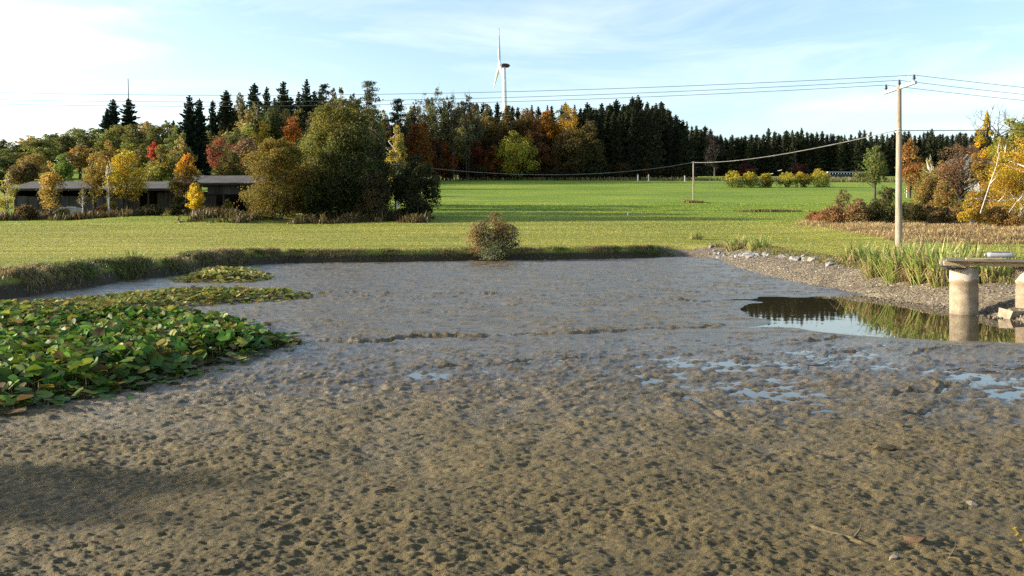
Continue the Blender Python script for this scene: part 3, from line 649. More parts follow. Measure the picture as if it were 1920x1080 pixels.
for px, yt in [(778, 190), (806, 178), (837, 182), (862, 190), (890, 188), (765, 200)]:
    add_broad(px, yt, rnd.uniform(206, 214), 34, lb, (.12, .115, .05), gp, 'vase', 'alder_tree')
for px, yt, wp, lb, c, sd in [(605, 155, 54, 'broad dark pine at the end of the skyline spruces', (.03, .042, .018), 1), (690, 147, 66, 'tallest pine with olive crown behind the largest round tree', (.085, .09, .03), 2), (743, 182, 60, 'dark open pine beside the tallest pine', (.035, .045, .018), 3)]:
    loc, h, r = place(px, yt, 185, wp)
    make('pine_tree', lb, 'tree', loc, pine(h, r, 170 + sd), c, M_BARK, M_NEEDLE)
for i, (px, yt, wp, lb, c) in enumerate([(792, 172, 46, 'airy grey alder nearest the dark pine on the skyline', (.12, .11, .05)), (824, 161, 50, 'tallest airy alder with sky showing through its crown', (.14, .14, .045)),
                                       (850, 176, 40, 'thin airy alder between the tallest alder and the last one', (.11, .11, .04)), (876, 171, 44, 'olive-grey alder nearest the wind turbine', (.15, .13, .055))]):
    loc, h, r = place(px, yt, 200, wp)
    make('alder_tree', lb, 'tree', loc, broadleaf(h, r, 180 + i, 'egg', .30, .36, 1700, 40, limbs=34, trunks=2, spread=.3, clump=.26, trunk_r=.16), c)

# autumn edge of the wood above the green field
C_ = [('maple_tree', 'small bright orange tree at the wood edge beside the dark clump', 838, 265, 205, 46, (.42, .15, .02), 'round'),
      ('willow_tree', 'pale grey-green willow between the orange and dark red trees', 868, 244, 208, 52, (.23, .21, .08), 'egg'),
      ('red_maple', 'dark red tree right of the pale willow at the wood edge', 893, 262, 206, 44, (.20, .05, .025), 'round'),
      ('maple_tree', 'rusty small tree left of the round yellow-green maple', 925, 272, 205, 36, (.26, .085, .02), 'round'),
      ('maple_tree', 'round yellow-green maple glowing at the wood edge', 966, 246, 204, 74, (.34, .30, .04), 'round'),
      ('oak_tree', 'rust-brown oak right of the round maple', 1015, 268, 206, 50, (.17, .07, .022), 'egg'),
      ('oak_tree', 'dark olive-brown oak at the edge before the dark spruces', 1068, 240, 206, 78, (.10, .075, .022), 'egg'),
      ('oak_tree', 'big yellow-orange oak crown highest in the autumn wood', 1066, 194, 214, 64, (.36, .22, .025), 'egg'),
      ('oak_tree', 'orange oak crown left of the highest yellow-orange oak', 1025, 205, 216, 60, (.34, .15, .02), 'egg'),
      ('oak_tree', 'dull brown-orange oak above the round maple', 990, 200, 218, 66, (.20, .115, .03), 'egg'),
      ('oak_tree', 'olive-brown oak right beneath the wind turbine', 950, 198, 216, 56, (.16, .125, .035), 'egg'),
      ('oak_tree', 'olive oak above the dark red tree', 910, 195, 216, 50, (.15, .13, .035), 'egg'),
      ('oak_tree', 'dark rust oak in the middle of the autumn wood', 1000, 235, 211, 66, (.14, .065, .022), 'egg'),
      ('oak_tree', 'shaded brown oak above the pale willow', 880, 222, 214, 70, (.11, .065, .025), 'egg'),
      ('oak_tree', 'brown-green oak touching the dark spruces', 1108, 222, 210, 56, (.10, .085, .025), 'egg'),
      ('oak_tree', 'shaded brown oak low behind the rusty small tree', 935, 240, 214, 60, (.12, .07, .025), 'egg'),
      ('oak_tree', 'dark orange tree in the gap beside the yellow birch', 785, 228, 190, 56, (.24, .10, .02), 'round'),
      ('shrub_tree', 'red-brown bush under the airy alders', 812, 258, 198, 50, (.14, .06, .025), 'round'),
      ('broadleaf_tree', 'dark green broadleaf at the right corner of the dark spruces', 1276, 236, 232, 46, (.06, .085, .02), 'egg')]
for i, (nm, lb, px, yt, Y, wp, c, en) in enumerate(C_):
    loc, h, r = place(px, yt, Y, wp * 1.22)
    make(nm, lb, 'tree', loc, broadleaf(h, r, 200 + i, en, .06, .42, 6500, 60, limbs=14, clump=.30), c)
lb, gp = 'shaded brown tree deep in the autumn wood behind the oaks', 'brown trees deep in the autumn wood'
for px in range(826, 1115, 17): add_broad(px + rnd.uniform(-6, 6), np.interp(px, [820, 880, 960, 1060, 1115], [232, 215, 214, 208, 225]) + rnd.uniform(-6, 10), rnd.uniform(219, 225), rnd.uniform(46, 62), lb, rnd.choice([(.16, .11, .035), (.21, .12, .03), (.13, .11, .035), (.24, .16, .04)]), gp, rnd.choice(['egg', 'round']))
lb, gp = 'dim bush in the shade along the foot of the autumn wood', 'bushes along the foot of the autumn wood'
for px in range(818, 1290, 15): add_broad(px + rnd.uniform(-5, 5), rnd.uniform(302, 314), rnd.uniform(203, 207) if px < 1120 else rnd.uniform(209, 213), rnd.uniform(24, 34), lb, rnd.choice([(.07, .055, .022), (.10, .06, .02), (.05, .06, .018)]), gp, 'round', 'bush')
lb, gp = 'spruce tip showing above the autumn oaks near the turbine', 'spruces behind the autumn oaks'
for px in range(882, 1100, 13): add_spruce(px + rnd.uniform(-4, 4), rnd.uniform(188, 204), rnd.uniform(226, 240), rnd.uniform(24, 32), lb, gp, (.024, .034, .016))
lb, gp = 'black-green spruce in the dense dark wood beyond the green field', 'spruces of the dense dark wood'
prof = ([1085, 1110, 1140, 1170, 1195, 1215, 1240, 1262, 1285], [198, 192, 185, 188, 178, 186, 190, 206, 228])
for row, (Y, off) in enumerate([(216, 12), (224, 4), (234, 0), (246, -2)]):
    x = 1086 + row * 5
    while x < 1288:
        add_spruce(x, np.interp(x, *prof) + off + rnd.uniform(-3, 16), Y + rnd.uniform(-3, 3), rnd.uniform(28, 40), lb, gp, (.038, .046, .021)); x += rnd.uniform(10, 17)
lb, gp = 'small distant spruce in the far wood beyond the yellow bushes', 'spruces of the far wood'
for row, (Y, off) in enumerate([(385, 4), (405, -4)]):
    x = 1284 + row * 4
    while x < 1935:
        yt = np.interp(x, [1285, 1310, 1340, 1400, 1440, 1530, 1620, 1720, 1800, 1935], [230, 234, 252, 250, 246, 245, 250, 248, 250, 245])
        add_spruce(x, yt + off + rnd.uniform(-5, 11), Y + rnd.uniform(-5, 5), rnd.uniform(17, 25), lb, gp, (.048, .055, .026)); x += rnd.uniform(7, 12)
for px, lb in ((1340, 'dark leafless broadleaf crown at the start of the far wood'), (1500, 'dim red bush in front of the far wood above the yellow bushes'), (1398, 'dim reddish bush before the far wood left of the sign posts')):
    add_broad(px, 250 if px == 1340 else 305, 372, 40 if px == 1340 else 34, lb, (.03, .028, .018) if px == 1340 else (.10, .035, .026), None, 'round')

# yellow bushes along the field edge
for i, (px, yt, wp) in enumerate([(1373, 320, 38), (1406, 322, 34), (1437, 325, 30), (1473, 323, 34), (1504, 321, 34), (1537, 316, 42)]):
    loc, h, r = place(px, yt - 1, 158, wp * 1.3); q = ['first', 'second', 'third', 'fourth', 'fifth', 'sixth'][i]
    make('yellow_bush', q + ' yellow bush from the dark wood in the row beyond the field', 'bush', loc, broadleaf(h, r, 240 + i, 'dome', .02, .22, 2600, 28, lambda p, g: np.where(p[:, 2:3] < .35 + .2 * g.random((len(p), 1)), np.array([[.35, .5, .8]]), np.array([[1., 1, 1]])), trunks=4, limbs=8, spread=.6), (.44, .36, .045), group='yellow bushes in a row')

# trees and shrubs on the right
D = [('broadleaf_tree', 'green tree with thin trunk standing left of the utility pole', 1640, 272, 112, 74, (.15, .17, .045), 'egg', 5000, .30, M_BARK, .22),
     ('maple_tree', 'orange tree just right of the utility pole', 1706, 260, 118, 62, (.34, .18, .05), 'egg', 5500, .15, M_BARK, .24),
     ('birch_tree', 'slim pale birch with few leaves right of the orange tree', 1742, 292, 88, 46, (.30, .24, .06), 'column', 1100, .3, M_BIRCH, .17),
     ('ash_tree', 'tall bright yellow tree top beside the bare tree', 1848, 208, 105, 52, (.52, .36, .03), 'column', 6000, .2, M_BARK, .22),
     ('broadleaf_tree', 'big yellow-green tree behind the golden birch', 1912, 222, 92, 120, (.26, .25, .04), 'round', 9000, .2, M_BARK, .22),
     ('broadleaf_tree', 'gold-leaved tree low behind the red-brown tree', 1770, 300, 105, 100, (.30, .20, .06), 'egg', 5500, .1, M_BARK, .22),
     ('broadleaf_tree', 'amber tree between the white house and the golden birch', 1868, 268, 96, 70, (.36, .20, .03), 'egg', 5500, .1, M_BARK, .22),
     ('birch_tree', 'large golden birch with white leaning trunk at the picture edge', 1906, 268, 56, 150, (.44, .29, .03), 'egg', 15000, .18, M_BIRCH, .14),
     ('birch_sapling', 'small yellow birch with two white stems in the dry grass', 1822, 372, 54, 54, (.44, .31, .035), 'egg', 3600, .22, M_BIRCH, .12),
     ('shrub', 'dark green-brown shrub just left of the utility pole foot', 1660, 348, 60, 78, (.10, .10, .03), 'dome', 6500, .02, M_BARK, .13),
     ('shrub', 'olive shrub behind the utility pole foot', 1712, 376, 62, 62, (.11, .10, .03), 'dome', 4500, .02, M_BARK, .13),
     ('shrub', 'rust-orange shrub at the tip of the hedge on the meadow', 1562, 384, 61, 76, (.30, .165, .065), 'dome', 5000, .02, M_BARK, .12),
     ('shrub', 'brown thorny shrub between the rust-orange and dark green shrubs', 1608, 372, 60, 70, (.26, .18, .075), 'dome', 5000, .02, M_BARK, .13),
     ('shrub', 'dark brown shrub right of the utility pole in the hedge', 1762, 388, 60, 62, (.20, .14, .055), 'dome', 4500, .02, M_BARK, .13),
     ('shrub', 'orange-brown low shrub under the golden birch', 1880, 385, 54, 100, (.32, .21, .06), 'dome', 6500, .02, M_BARK, .12),
     ('shrub', 'tall bare brown twigged shrub left of the thin green tree', 1582, 352, 64, 40, (.17, .11, .05), 'vase', 900, .1, M_BARK, .12)]
for i, (nm, lb, px, yt, Y, wp, c, en, n, z0, tm, lf) in enumerate(D):
    loc, h, r = place(px, yt, Y, wp)
    sh = 'shrub' in nm
    if Y < 66: loc, h, r = place(px, yt, Y + 6.5, wp)
    make(nm, lb, 'shrub' if sh else 'tree', loc, broadleaf(h, r, 260 + i, en, z0, lf, n, 44, trunks=6 if sh else (2 if 'white' in lb else 1), limbs=26, spread=.6, clump=.30), c, tm)
for i, (px, yt, Y, wp, c, en, lb) in enumerate([(1742, 318, 82, 70, (.28, .20, .06), 'egg', 'tan-yellow tree right of the slim pale birch'), (1775, 338, 78, 70, (.26, .17, .05), 'dome', 'tan bushy tree under the wide red-brown tree'), (1838, 300, 80, 80, (.34, .22, .04), 'egg', 'amber leafy tree right of the white house gable'), (1885, 255, 76, 90, (.36, .26, .045), 'egg', 'dense yellow tree behind the white leaning stem'), (1925, 250, 72, 100, (.38, .27, .04), 'egg', 'tall yellow tree cut by the picture edge'), (1850, 345, 70, 90, (.34, .23, .045), 'dome', 'golden bush behind the small yellow birch'), (1905, 350, 68, 100, (.36, .24, .05), 'dome', 'golden bush under the large golden birch'), (1800, 382, 69, 60, (.22, .14, .05), 'dome', 'brown bush left of the small yellow birch'), (1735, 384, 70, 60, (.17, .12, .04), 'dome', 'dull brown bush right of the pole foot'), (1690, 378, 71, 60, (.16, .13, .04), 'dome', 'olive-brown bush directly behind the pole'), (1640, 386, 70, 70, (.20, .12, .045), 'dome', 'tan-brown bush between dark green shrub and meadow'), (1530, 396, 69, 40, (.24, .13, .05), 'dome', 'small tan bush at the outermost tip of the hedge'), (1905, 392, 66, 90, (.34, .22, .07), 'dome', 'orange-tan bush lowest at the picture edge'), (1838, 396, 67, 60, (.26, .17, .055), 'dome', 'tan bush at the foot of the white leaning stem')]):
    loc, h, r = place(px, yt, Y, wp)
    make('bushy_tree' if h > 4 else 'hedge_bush', lb, 'tree' if h > 4 else 'bush', loc, broadleaf(h, r, 350 + i, en, .04, .17, 5200 if h > 4 else 3600, 50, trunks=4, limbs=24, spread=.5, clump=.27), c, M_BIRCH if i in (3, 4) else M_BARK)
loc, h, r = place(1806, 268, 86, 158)
make('hawthorn_tree', 'wide red-brown tree with dark branches before the white house', 'tree', loc, broadleaf(h, r, 300, 'vase', .28, .15, 4600, 70, limbs=60, trunks=3, spread=.5, clump=.22, trunk_r=.2), (.23, .12, .06))
loc, h, r = place(1886, 192, 110, 80)
o = thing('bare_tree', 'leafless grey tree above the yellow-green tree', 'tree', loc); link('trunk', bare(h * 1.12, 5, 6).data('trunk', M_BARK, True), o)
# bush on the far bank of the pond
bY = W(0, 34.9)[1]; loc = (X_at(928, bY), bY, .03)
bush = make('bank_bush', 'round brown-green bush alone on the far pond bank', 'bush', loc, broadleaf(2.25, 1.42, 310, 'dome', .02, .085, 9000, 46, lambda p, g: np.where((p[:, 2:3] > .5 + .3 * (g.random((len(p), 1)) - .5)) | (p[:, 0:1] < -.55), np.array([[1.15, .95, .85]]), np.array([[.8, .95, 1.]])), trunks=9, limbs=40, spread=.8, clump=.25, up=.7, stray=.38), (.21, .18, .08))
# tree on the near left bank whose shade falls over the mud
make('alder_tree', 'bushy tree on the near bank outside the picture, shading the mud', 'tree', (-22.5, 6.25, G(-22.5, 6.25)), broadleaf(5.5, 1.7, 320, 'egg', .2, .22, 3600, 40), MID)

# ------------------------------------------------------------------ grasses, reeds, lilies
def blades(p, h, wd, az, lean, color, curl=.5, midz=.6):
    """2-segment blades; p (n,3), others (n,)"""
    n = len(p); d = np.stack([np.cos(az), np.sin(az), np.zeros(n)], 1); s = np.stack([-np.sin(az), np.cos(az), np.zeros(n)], 1) * wd[:, None] * .5
    up = np.array([0, 0, 1.])
    m_ = p + d * (h * lean * .4)[:, None] + up * (h * midz * np.sqrt(np.clip(1 - (lean * .5) ** 2, .1, 1)))[:, None]
    e = p + d * (h * lean)[:, None] + up * (h * np.clip(1 - lean * curl, -.6, 1))[:, None]
    v = np.stack([p - s, p + s, m_ - s * .8, m_ + s * .8, e], 1).reshape(-1, 3)
    b = np.arange(n)[:, None] * 5
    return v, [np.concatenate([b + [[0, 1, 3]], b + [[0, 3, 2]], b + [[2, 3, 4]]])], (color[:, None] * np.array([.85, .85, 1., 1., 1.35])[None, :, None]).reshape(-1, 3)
def palette(n, cols, g, jit=.25):
    c = np.array(cols)[g.integers(len(cols), size=n)]; return c * (1 + jit * (g.random((n, 1)) * 2 - 1))
def stuff(name, label, arr, mat): return tag(link(name, mesh_np(name, arr[0], arr[1], False, arr[2], mat)), label, None, None, 'stuff')
g = np.random.default_rng(77)

# short meadow sward
n = 290000; Y = 19. * (105 / 19.) ** g.random(n) ** .8; x = (g.random(n) * 2 - 1) * .70 * Y
k = pond_sd(x, Y) > bank_w(x, Y) + .1; k &= ~dry_in(x, Y); x, Y = x[k], Y[k]; n = len(x)
p = np.stack([x, Y, ground_h(x, Y) - .01], 1); sc_ = np.maximum(Y / 40, .6)
stripe = fbm(x * .05, Y * .55, 3, 8); fr = sstep(62, 84, Y + 30 * (fbm(x * .03, Y * .03, 2, 81) - .5))
cn = palette(n, [(.20, .23, .028), (.26, .27, .038), (.31, .285, .06), (.38, .325, .10)], g); cn *= (.6 + .8 * stripe)[:, None]
cf = palette(n, [(.165, .245, .016), (.205, .285, .024), (.25, .31, .036)], g)
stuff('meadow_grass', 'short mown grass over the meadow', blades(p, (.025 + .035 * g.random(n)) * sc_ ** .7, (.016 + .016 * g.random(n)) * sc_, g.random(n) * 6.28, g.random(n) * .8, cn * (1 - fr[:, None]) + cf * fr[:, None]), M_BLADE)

# grass hanging over the left and far banks
def bank_pts(n, lo, hi, sel, g):
    P = POND; seg = np.roll(P, -1, 0) - P; ln = np.hypot(seg[:, 0], seg[:, 1])
    i = g.choice(len(P), n, p=ln / ln.sum()); t = g.random(n); q = P[i] + seg[i] * t[:, None]; nn = np.stack([seg[i][:, 1], -seg[i][:, 0]], 1) / ln[i][:, None]
    q = q + nn * g.uniform(lo, hi, n)[:, None]; q += g.normal(size=q.shape) * .08
    k = sel(q[:, 0], q[:, 1]); return q[k], nn[k]
q, nn = bank_pts(110000, .10, 1.15, lambda x, y: (x < 8.6) & (y > 13), g); n = len(q)
inw = np.arctan2(-nn[:, 1], -nn[:, 0])
d = pond_sd(q[:, 0], q[:, 1]); left = sstep(-9.5, -11.5, q[:, 0])
clump = fbm(q[:, 0] * 1.4, q[:, 1] * 1.4, 3, 60); kp = (g.random(n) < .30 + 1.1 * sstep(.35, .62, clump)) & (d > -.15) & (g.random(n) < 1.1 - .55 * sstep(.5, 1.1, d) * (1 - left * .6)); q, inw, d, left, clump = q[kp], inw[kp], d[kp], left[kp], clump[kp]; n = len(q)
p = np.stack([q[:, 0], q[:, 1], ground_h(q[:, 0], q[:, 1]) - .02], 1)
hh = (.09 + .15 * g.random(n) + .17 * left * sstep(.3, .6, clump)) * (.6 + .8 * clump); az = np.where(g.random(n) < .55, inw + g.normal(size=n) * .8, g.random(n) * 6.28)
cl = fbm(q[:, 0] * .8, q[:, 1] * .8, 2, 66)
ca = palette(n, [(.28, .22, .10), (.34, .26, .13), (.20, .19, .06), (.21, .14, .075)], g); cb = palette(n, [(.12, .16, .035), (.16, .19, .045), (.17, .15, .055)], g)
kk = sstep(.34, .52, cl)[:, None]
stuff('bank_grass', 'long tan and green grass hanging over the pond bank', blades(p, hh, .014 + .014 * g.random(n), az, .25 + .75 * g.random(n), ca * kk + cb * (1 - kk), 1.0), M_BLADE)

# dry tall grass behind the pole and along the hedge
n = 150000; Y = g.uniform(47, 71, n); x = g.random(n) * 36 + 16
k = dry_in(x + g.normal(size=n) * .25, Y + g.normal(size=n) * .35) & (x < .72 * Y) & ((fbm(x * .5, Y * .5, 3, 15) > .34)); x, Y = x[k], Y[k]; n = len(x)
p = np.stack([x, Y, ground_h(x, Y) - .02], 1); cl = fbm(x * .45, Y * .45, 3, 9)
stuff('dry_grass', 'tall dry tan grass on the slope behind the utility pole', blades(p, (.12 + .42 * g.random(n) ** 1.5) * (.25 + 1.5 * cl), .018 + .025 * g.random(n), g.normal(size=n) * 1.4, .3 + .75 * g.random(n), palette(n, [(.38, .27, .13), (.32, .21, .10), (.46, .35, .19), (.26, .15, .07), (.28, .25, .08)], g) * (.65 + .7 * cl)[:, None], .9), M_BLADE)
# short tan grass between stones and lawn on the right-hand bank
q, nn = bank_pts(60000, 1.5, 2.9, lambda x, y: (x > 8.2) & (y > 17), g); n = len(q)
d = pond_sd(q[:, 0], q[:, 1]); kp = (d > 1.45) & (fbm(q[:, 0] * 1.2, q[:, 1] * 1.2, 3, 61) > .40); q = q[kp]; n = len(q)
p = np.stack([q[:, 0], q[:, 1], ground_h(q[:, 0], q[:, 1]) - .02], 1)
stuff('bank_grass', 'short tan tufted grass along the top of the gravel bank', blades(p, .12 + .22 * g.random(n), .012 + .014 * g.random(n), g.random(n) * 6.28, .2 + .8 * g.random(n), palette(n, [(.30, .22, .10), (.24, .19, .07), (.17, .17, .045), (.12, .15, .03)], g), .9), M_BLADE)
# weeds at the foot of the barn and of the tree clump
n = 26000; x = g.uniform(-55, -7, n); Y = np.where(x < -28, g.uniform(78, 86, n), g.uniform(70.5, 78, n))
k = (fbm(x * .4, Y * .4, 3, 13) > .42) & (x > -.7 * Y) ; x, Y = x[k], Y[k]; n = len(x); p = np.stack([x, Y, ground_h(x, Y) - .02], 1); cl = fbm(x * .3, Y * .3, 2, 14)
stuff('weeds', 'brown and green weeds growing along the barn and the tree clump', blades(p, (.2 + .75 * g.random(n) ** 1.6) * (.05 + 1.5 * sstep(.35, .65, cl)), .06 + .05 * g.random(n), g.random(n) * 6.28, .2 + .6 * g.random(n), palette(n, [(.15, .09, .04), (.12, .10, .035), (.19, .13, .06), (.07, .085, .025)], g), .8), M_BLADE)
# pale grass verge between the green field and the wood
n = 16000; Y = g.uniform(186, 204, n); x = g.random(n) * 150 - 18; k = (Y > np.interp(x, [-18, 40, 60, 130], [203, 199, 187, 187])); x, Y = x[k], Y[k]; n = len(x)
p = np.stack([x, Y, ground_h(x, Y)], 1)
stuff('verge_grass', 'pale dry grass verge between the green field and the wood', blades(p, .5 + .9 * g.random(n), .12 + .12 * g.random(n), g.random(n) * 6.28, .2 + .5 * g.random(n), palette(n, [(.26, .22, .10), (.20, .18, .07), (.14, .15, .05)], g), .8), M_BLADE)

# sword-leaved reeds on the right-hand bank
def reed(label, x, y, r, n, h, seed):
    g = np.random.default_rng(seed); a = g.random(n) * 6.28; rr = r * np.sqrt(g.random(n)); px_ = x + np.cos(a) * rr; py_ = y + np.sin(a) * rr * .6
    z = ground_h(px_, py_) - .03
    o = thing('reed_clump', label, 'reeds', (x, y, G(x, y)), 0, 'sword-leaved reeds on the gravel bank')
    p = np.stack([px_ - x, py_ - y, z - G(x, y)], 1)
    c = palette(n, [(.20, .25, .055), (.27, .31, .085), (.15, .21, .04), (.40, .33, .14), (.33, .32, .11)], g)
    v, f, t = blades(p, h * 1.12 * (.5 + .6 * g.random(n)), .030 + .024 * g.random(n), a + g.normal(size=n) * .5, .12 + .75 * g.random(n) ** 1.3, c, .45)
    link('leaf_blades', mesh_np('leaf_blades', v, f, False, t, M_BLADE), o)
    m = max(20, n // 4); a = g.random(m) * 6.28; rr = r * np.sqrt(g.random(m)) * 1.1; p = np.stack([np.cos(a) * rr, np.sin(a) * rr * .6, ground_h(x + np.cos(a) * rr, y + np.sin(a) * rr * .6) - G(x, y) - .02], 1)
    v, f, t = blades(p, h * (.5 + .5 * g.random(m)), .02 + .012 * g.random(m), a + g.normal(size=m) * .6, .7 + .35 * g.random(m), palette(m, [(.34, .25, .12), (.26, .18, .08)], g), .95)
    link('dry_blades', mesh_np('dry_blades', v, f, False, t, M_BLADE), o)
for i, (px, Y, r, n, h, lb) in enumerate([
    (1612, 26.6, .50, 150, .80, 'low reed clump left of the utility pole foot above the stones'), (1655, 24.2, .50, 200, .95, 'tall reed clump just left of the utility pole foot'),
    (1698, 23.3, .55, 260, 1.1, 'tallest dense reed clump in front of the utility pole'), (1745, 22.6, .55, 260, 1.05, 'dense reed clump drooping over the gravel right of the pole'),
    (1788, 21.9, .55, 230, .95, 'reed clump just left of the jetty pillar'), (1812, 25.5, .5, 160, .85, 'reed clump farther back behind the jetty pillar'),
    (1858, 21.4, .45, 130, .75, 'reed clump seen under the jetty deck'), (1905, 23.2, .6, 160, .85, 'reed clump rising behind the pale canister'),
    (1380, 35.3, .42, 110, .72, 'small reed clump at the far start of the stones'), (1423, 33.8, .40, 100, .70, 'second small reed clump along the stones'), (1306, 38.2, .28, 60, .5, 'lone reed tuft at the corner of the far bank'),
    (1750, 26.3, .55, 160, .8, 'reed clump on the lawn side behind the drooping reeds')]):
    q = W(0, Y, .45)[1] / Y; Y = Y * q; reed(lb, X_at(px, Y), Y, r * q, n, h * q, 400 + i)
x, y = W(X_at(250, 27.2), 27.2, .3); reed('dark green sword-leaved clump on the left bank beside the lilies', x, y, .35, 90, .55, 450)

# pebbles and stones on the gravel bank
n = 15000; q, nn = bank_pts(60000, -.5, 2.1, lambda x, y: (x > 7.7) & (y > 9), g); d = pond_sd(q[:, 0], q[:, 1]); k = (d > -.25) & (d < 1.9) & (q[:, 0] < .68 * q[:, 1]); q = q[k][:n]; n = len(q)
octa = np.array([[1, 0, 0], [-1, 0, 0], [0, 1, 0], [0, -1, 0], [0, 0, 1], [0, 0, -1.]]); of = np.array([[0, 2, 4], [2, 1, 4], [1, 3, 4], [3, 0, 4], [2, 0, 5], [1, 2, 5], [3, 1, 5], [0, 3, 5]])
s = (.010 + .024 * g.random(n) ** 2.2); a = g.random(n) * 6.28; ca_, sa_ = np.cos(a), np.sin(a)
o3 = octa[None] * s[:, None, None] * (1 + .35 * g.normal(size=(n, 6, 1))) * np.array([1.2, .9, .6]); rot = np.stack([o3[..., 0] * ca_[:, None] - o3[..., 1] * sa_[:, None], o3[..., 0] * sa_[:, None] + o3[..., 1] * ca_[:, None], o3[..., 2]], -1)
p = np.stack([q[:, 0], q[:, 1], np.maximum(ground_h(q[:, 0], q[:, 1]), 0.0) + s * .25], 1)
stuff('gravel', 'small tan and grey pebbles covering the bank', ((rot + p[:, None]).reshape(-1, 3), [(of[None] + np.arange(n)[:, None, None] * 6).reshape(-1, 3)], np.repeat(palette(n, [(.22, .18, .12), (.15, .125, .085), (.30, .26, .19), (.12, .10, .075)], g), 6, 0)), M_PEBBLE)
def stone_data(seed):
    import bmesh
    bm = bmesh.new(); bmesh.ops.create_icosphere(bm, subdivisions=1, radius=.5); gg = np.random.default_rng(seed)
    for v in bm.verts: v.co *= gg.uniform(.72, 1.25); v.co.z *= .62; v.co.x *= 1.2
    me = bpy.data.meshes.new('stone'); bm.to_mesh(me); bm.free(); me.materials.append(M_STONE); return me
SD = [stone_data(i) for i in range(7)]
for i in range(78):
    t = rnd.random() if i < 62 else rnd.uniform(0, 1.35); px = 1322 + 240 * t
    Y = np.interp(px, [1310, 1400, 1480, 1560, 1660], [37.2, 33.0, 30.0, 27.3, 25.0]) + rnd.uniform(-.45, .45); Y = W(0, Y, .35)[1]; x = X_at(px, Y)
    o = link('stone', SD[i % 7], gravel_bank, (x, Y, G(x, Y) + .03)); s = rnd.uniform(.16, .42) * (1 if i < 62 else .7); o.scale = (s, s * rnd.uniform(.7, 1), s * rnd.uniform(.8, 1.2)); o.rotation_euler = (rnd.uniform(-.5, .5), rnd.uniform(-.5, .5), rnd.uniform(0, 6.28))

# water lilies stranded on the mud
def lily_mesh(seed, rim=11):
    g = np.random.default_rng(seed); a = np.linspace(.22, 2 * np.pi - .22, rim); cup = g.uniform(-.3, .35); fold = g.uniform(-.1, .55) * (g.random() < .5)
    fa = g.random() * 6.28
    def pt(r, a_):
        x, y = r * math.cos(a_), r * math.sin(a_) * 1.0; u_ = x * math.cos(fa) + y * math.sin(fa)
        return [x, y, cup * r * r * .6 + fold * abs(u_) * .7 + .07 * math.sin(3 * a_ + seed) * r]
    v = [[0, 0, 0]] + [pt(.33, q) for q in a] + [pt(.5 * (1 + .06 * math.sin(5 * q + seed)), q) for q in a]
    f3 = [[0, 1 + i, 2 + i] for i in range(rim - 1)]; f4 = [[1 + i, 1 + rim + i, 2 + rim + i, 2 + i] for i in range(rim - 1)]
    return np.array(v), np.array(f3), np.array(f4)
LV = [lily_mesh(i) for i in range(10)]
LM = [mesh_np('leaf', v, [f3, f4], True, np.ones((len(v), 3)), M_LILY) for v, f3, f4 in LV]
def poly_in(x, y, P):
    ins = np.zeros(x.shape, bool); dmin = np.full(x.shape, 1e9)
    for (ax, ay), (bx, by) in zip(P, P[1:] + P[:1]):
        ins ^= ((ay > y) != (by > y)) & (x < (bx - ax) * (y - ay) / (by - ay + 1e-12) + ax)
        ex, ey = bx - ax, by - ay; t = np.clip(((x - ax) * ex + (y - ay) * ey) / (ex * ex + ey * ey), 0, 1); dmin = np.minimum(dmin, np.hypot(x - ax - t * ex, y - ay - t * ey))
    return ins, dmin
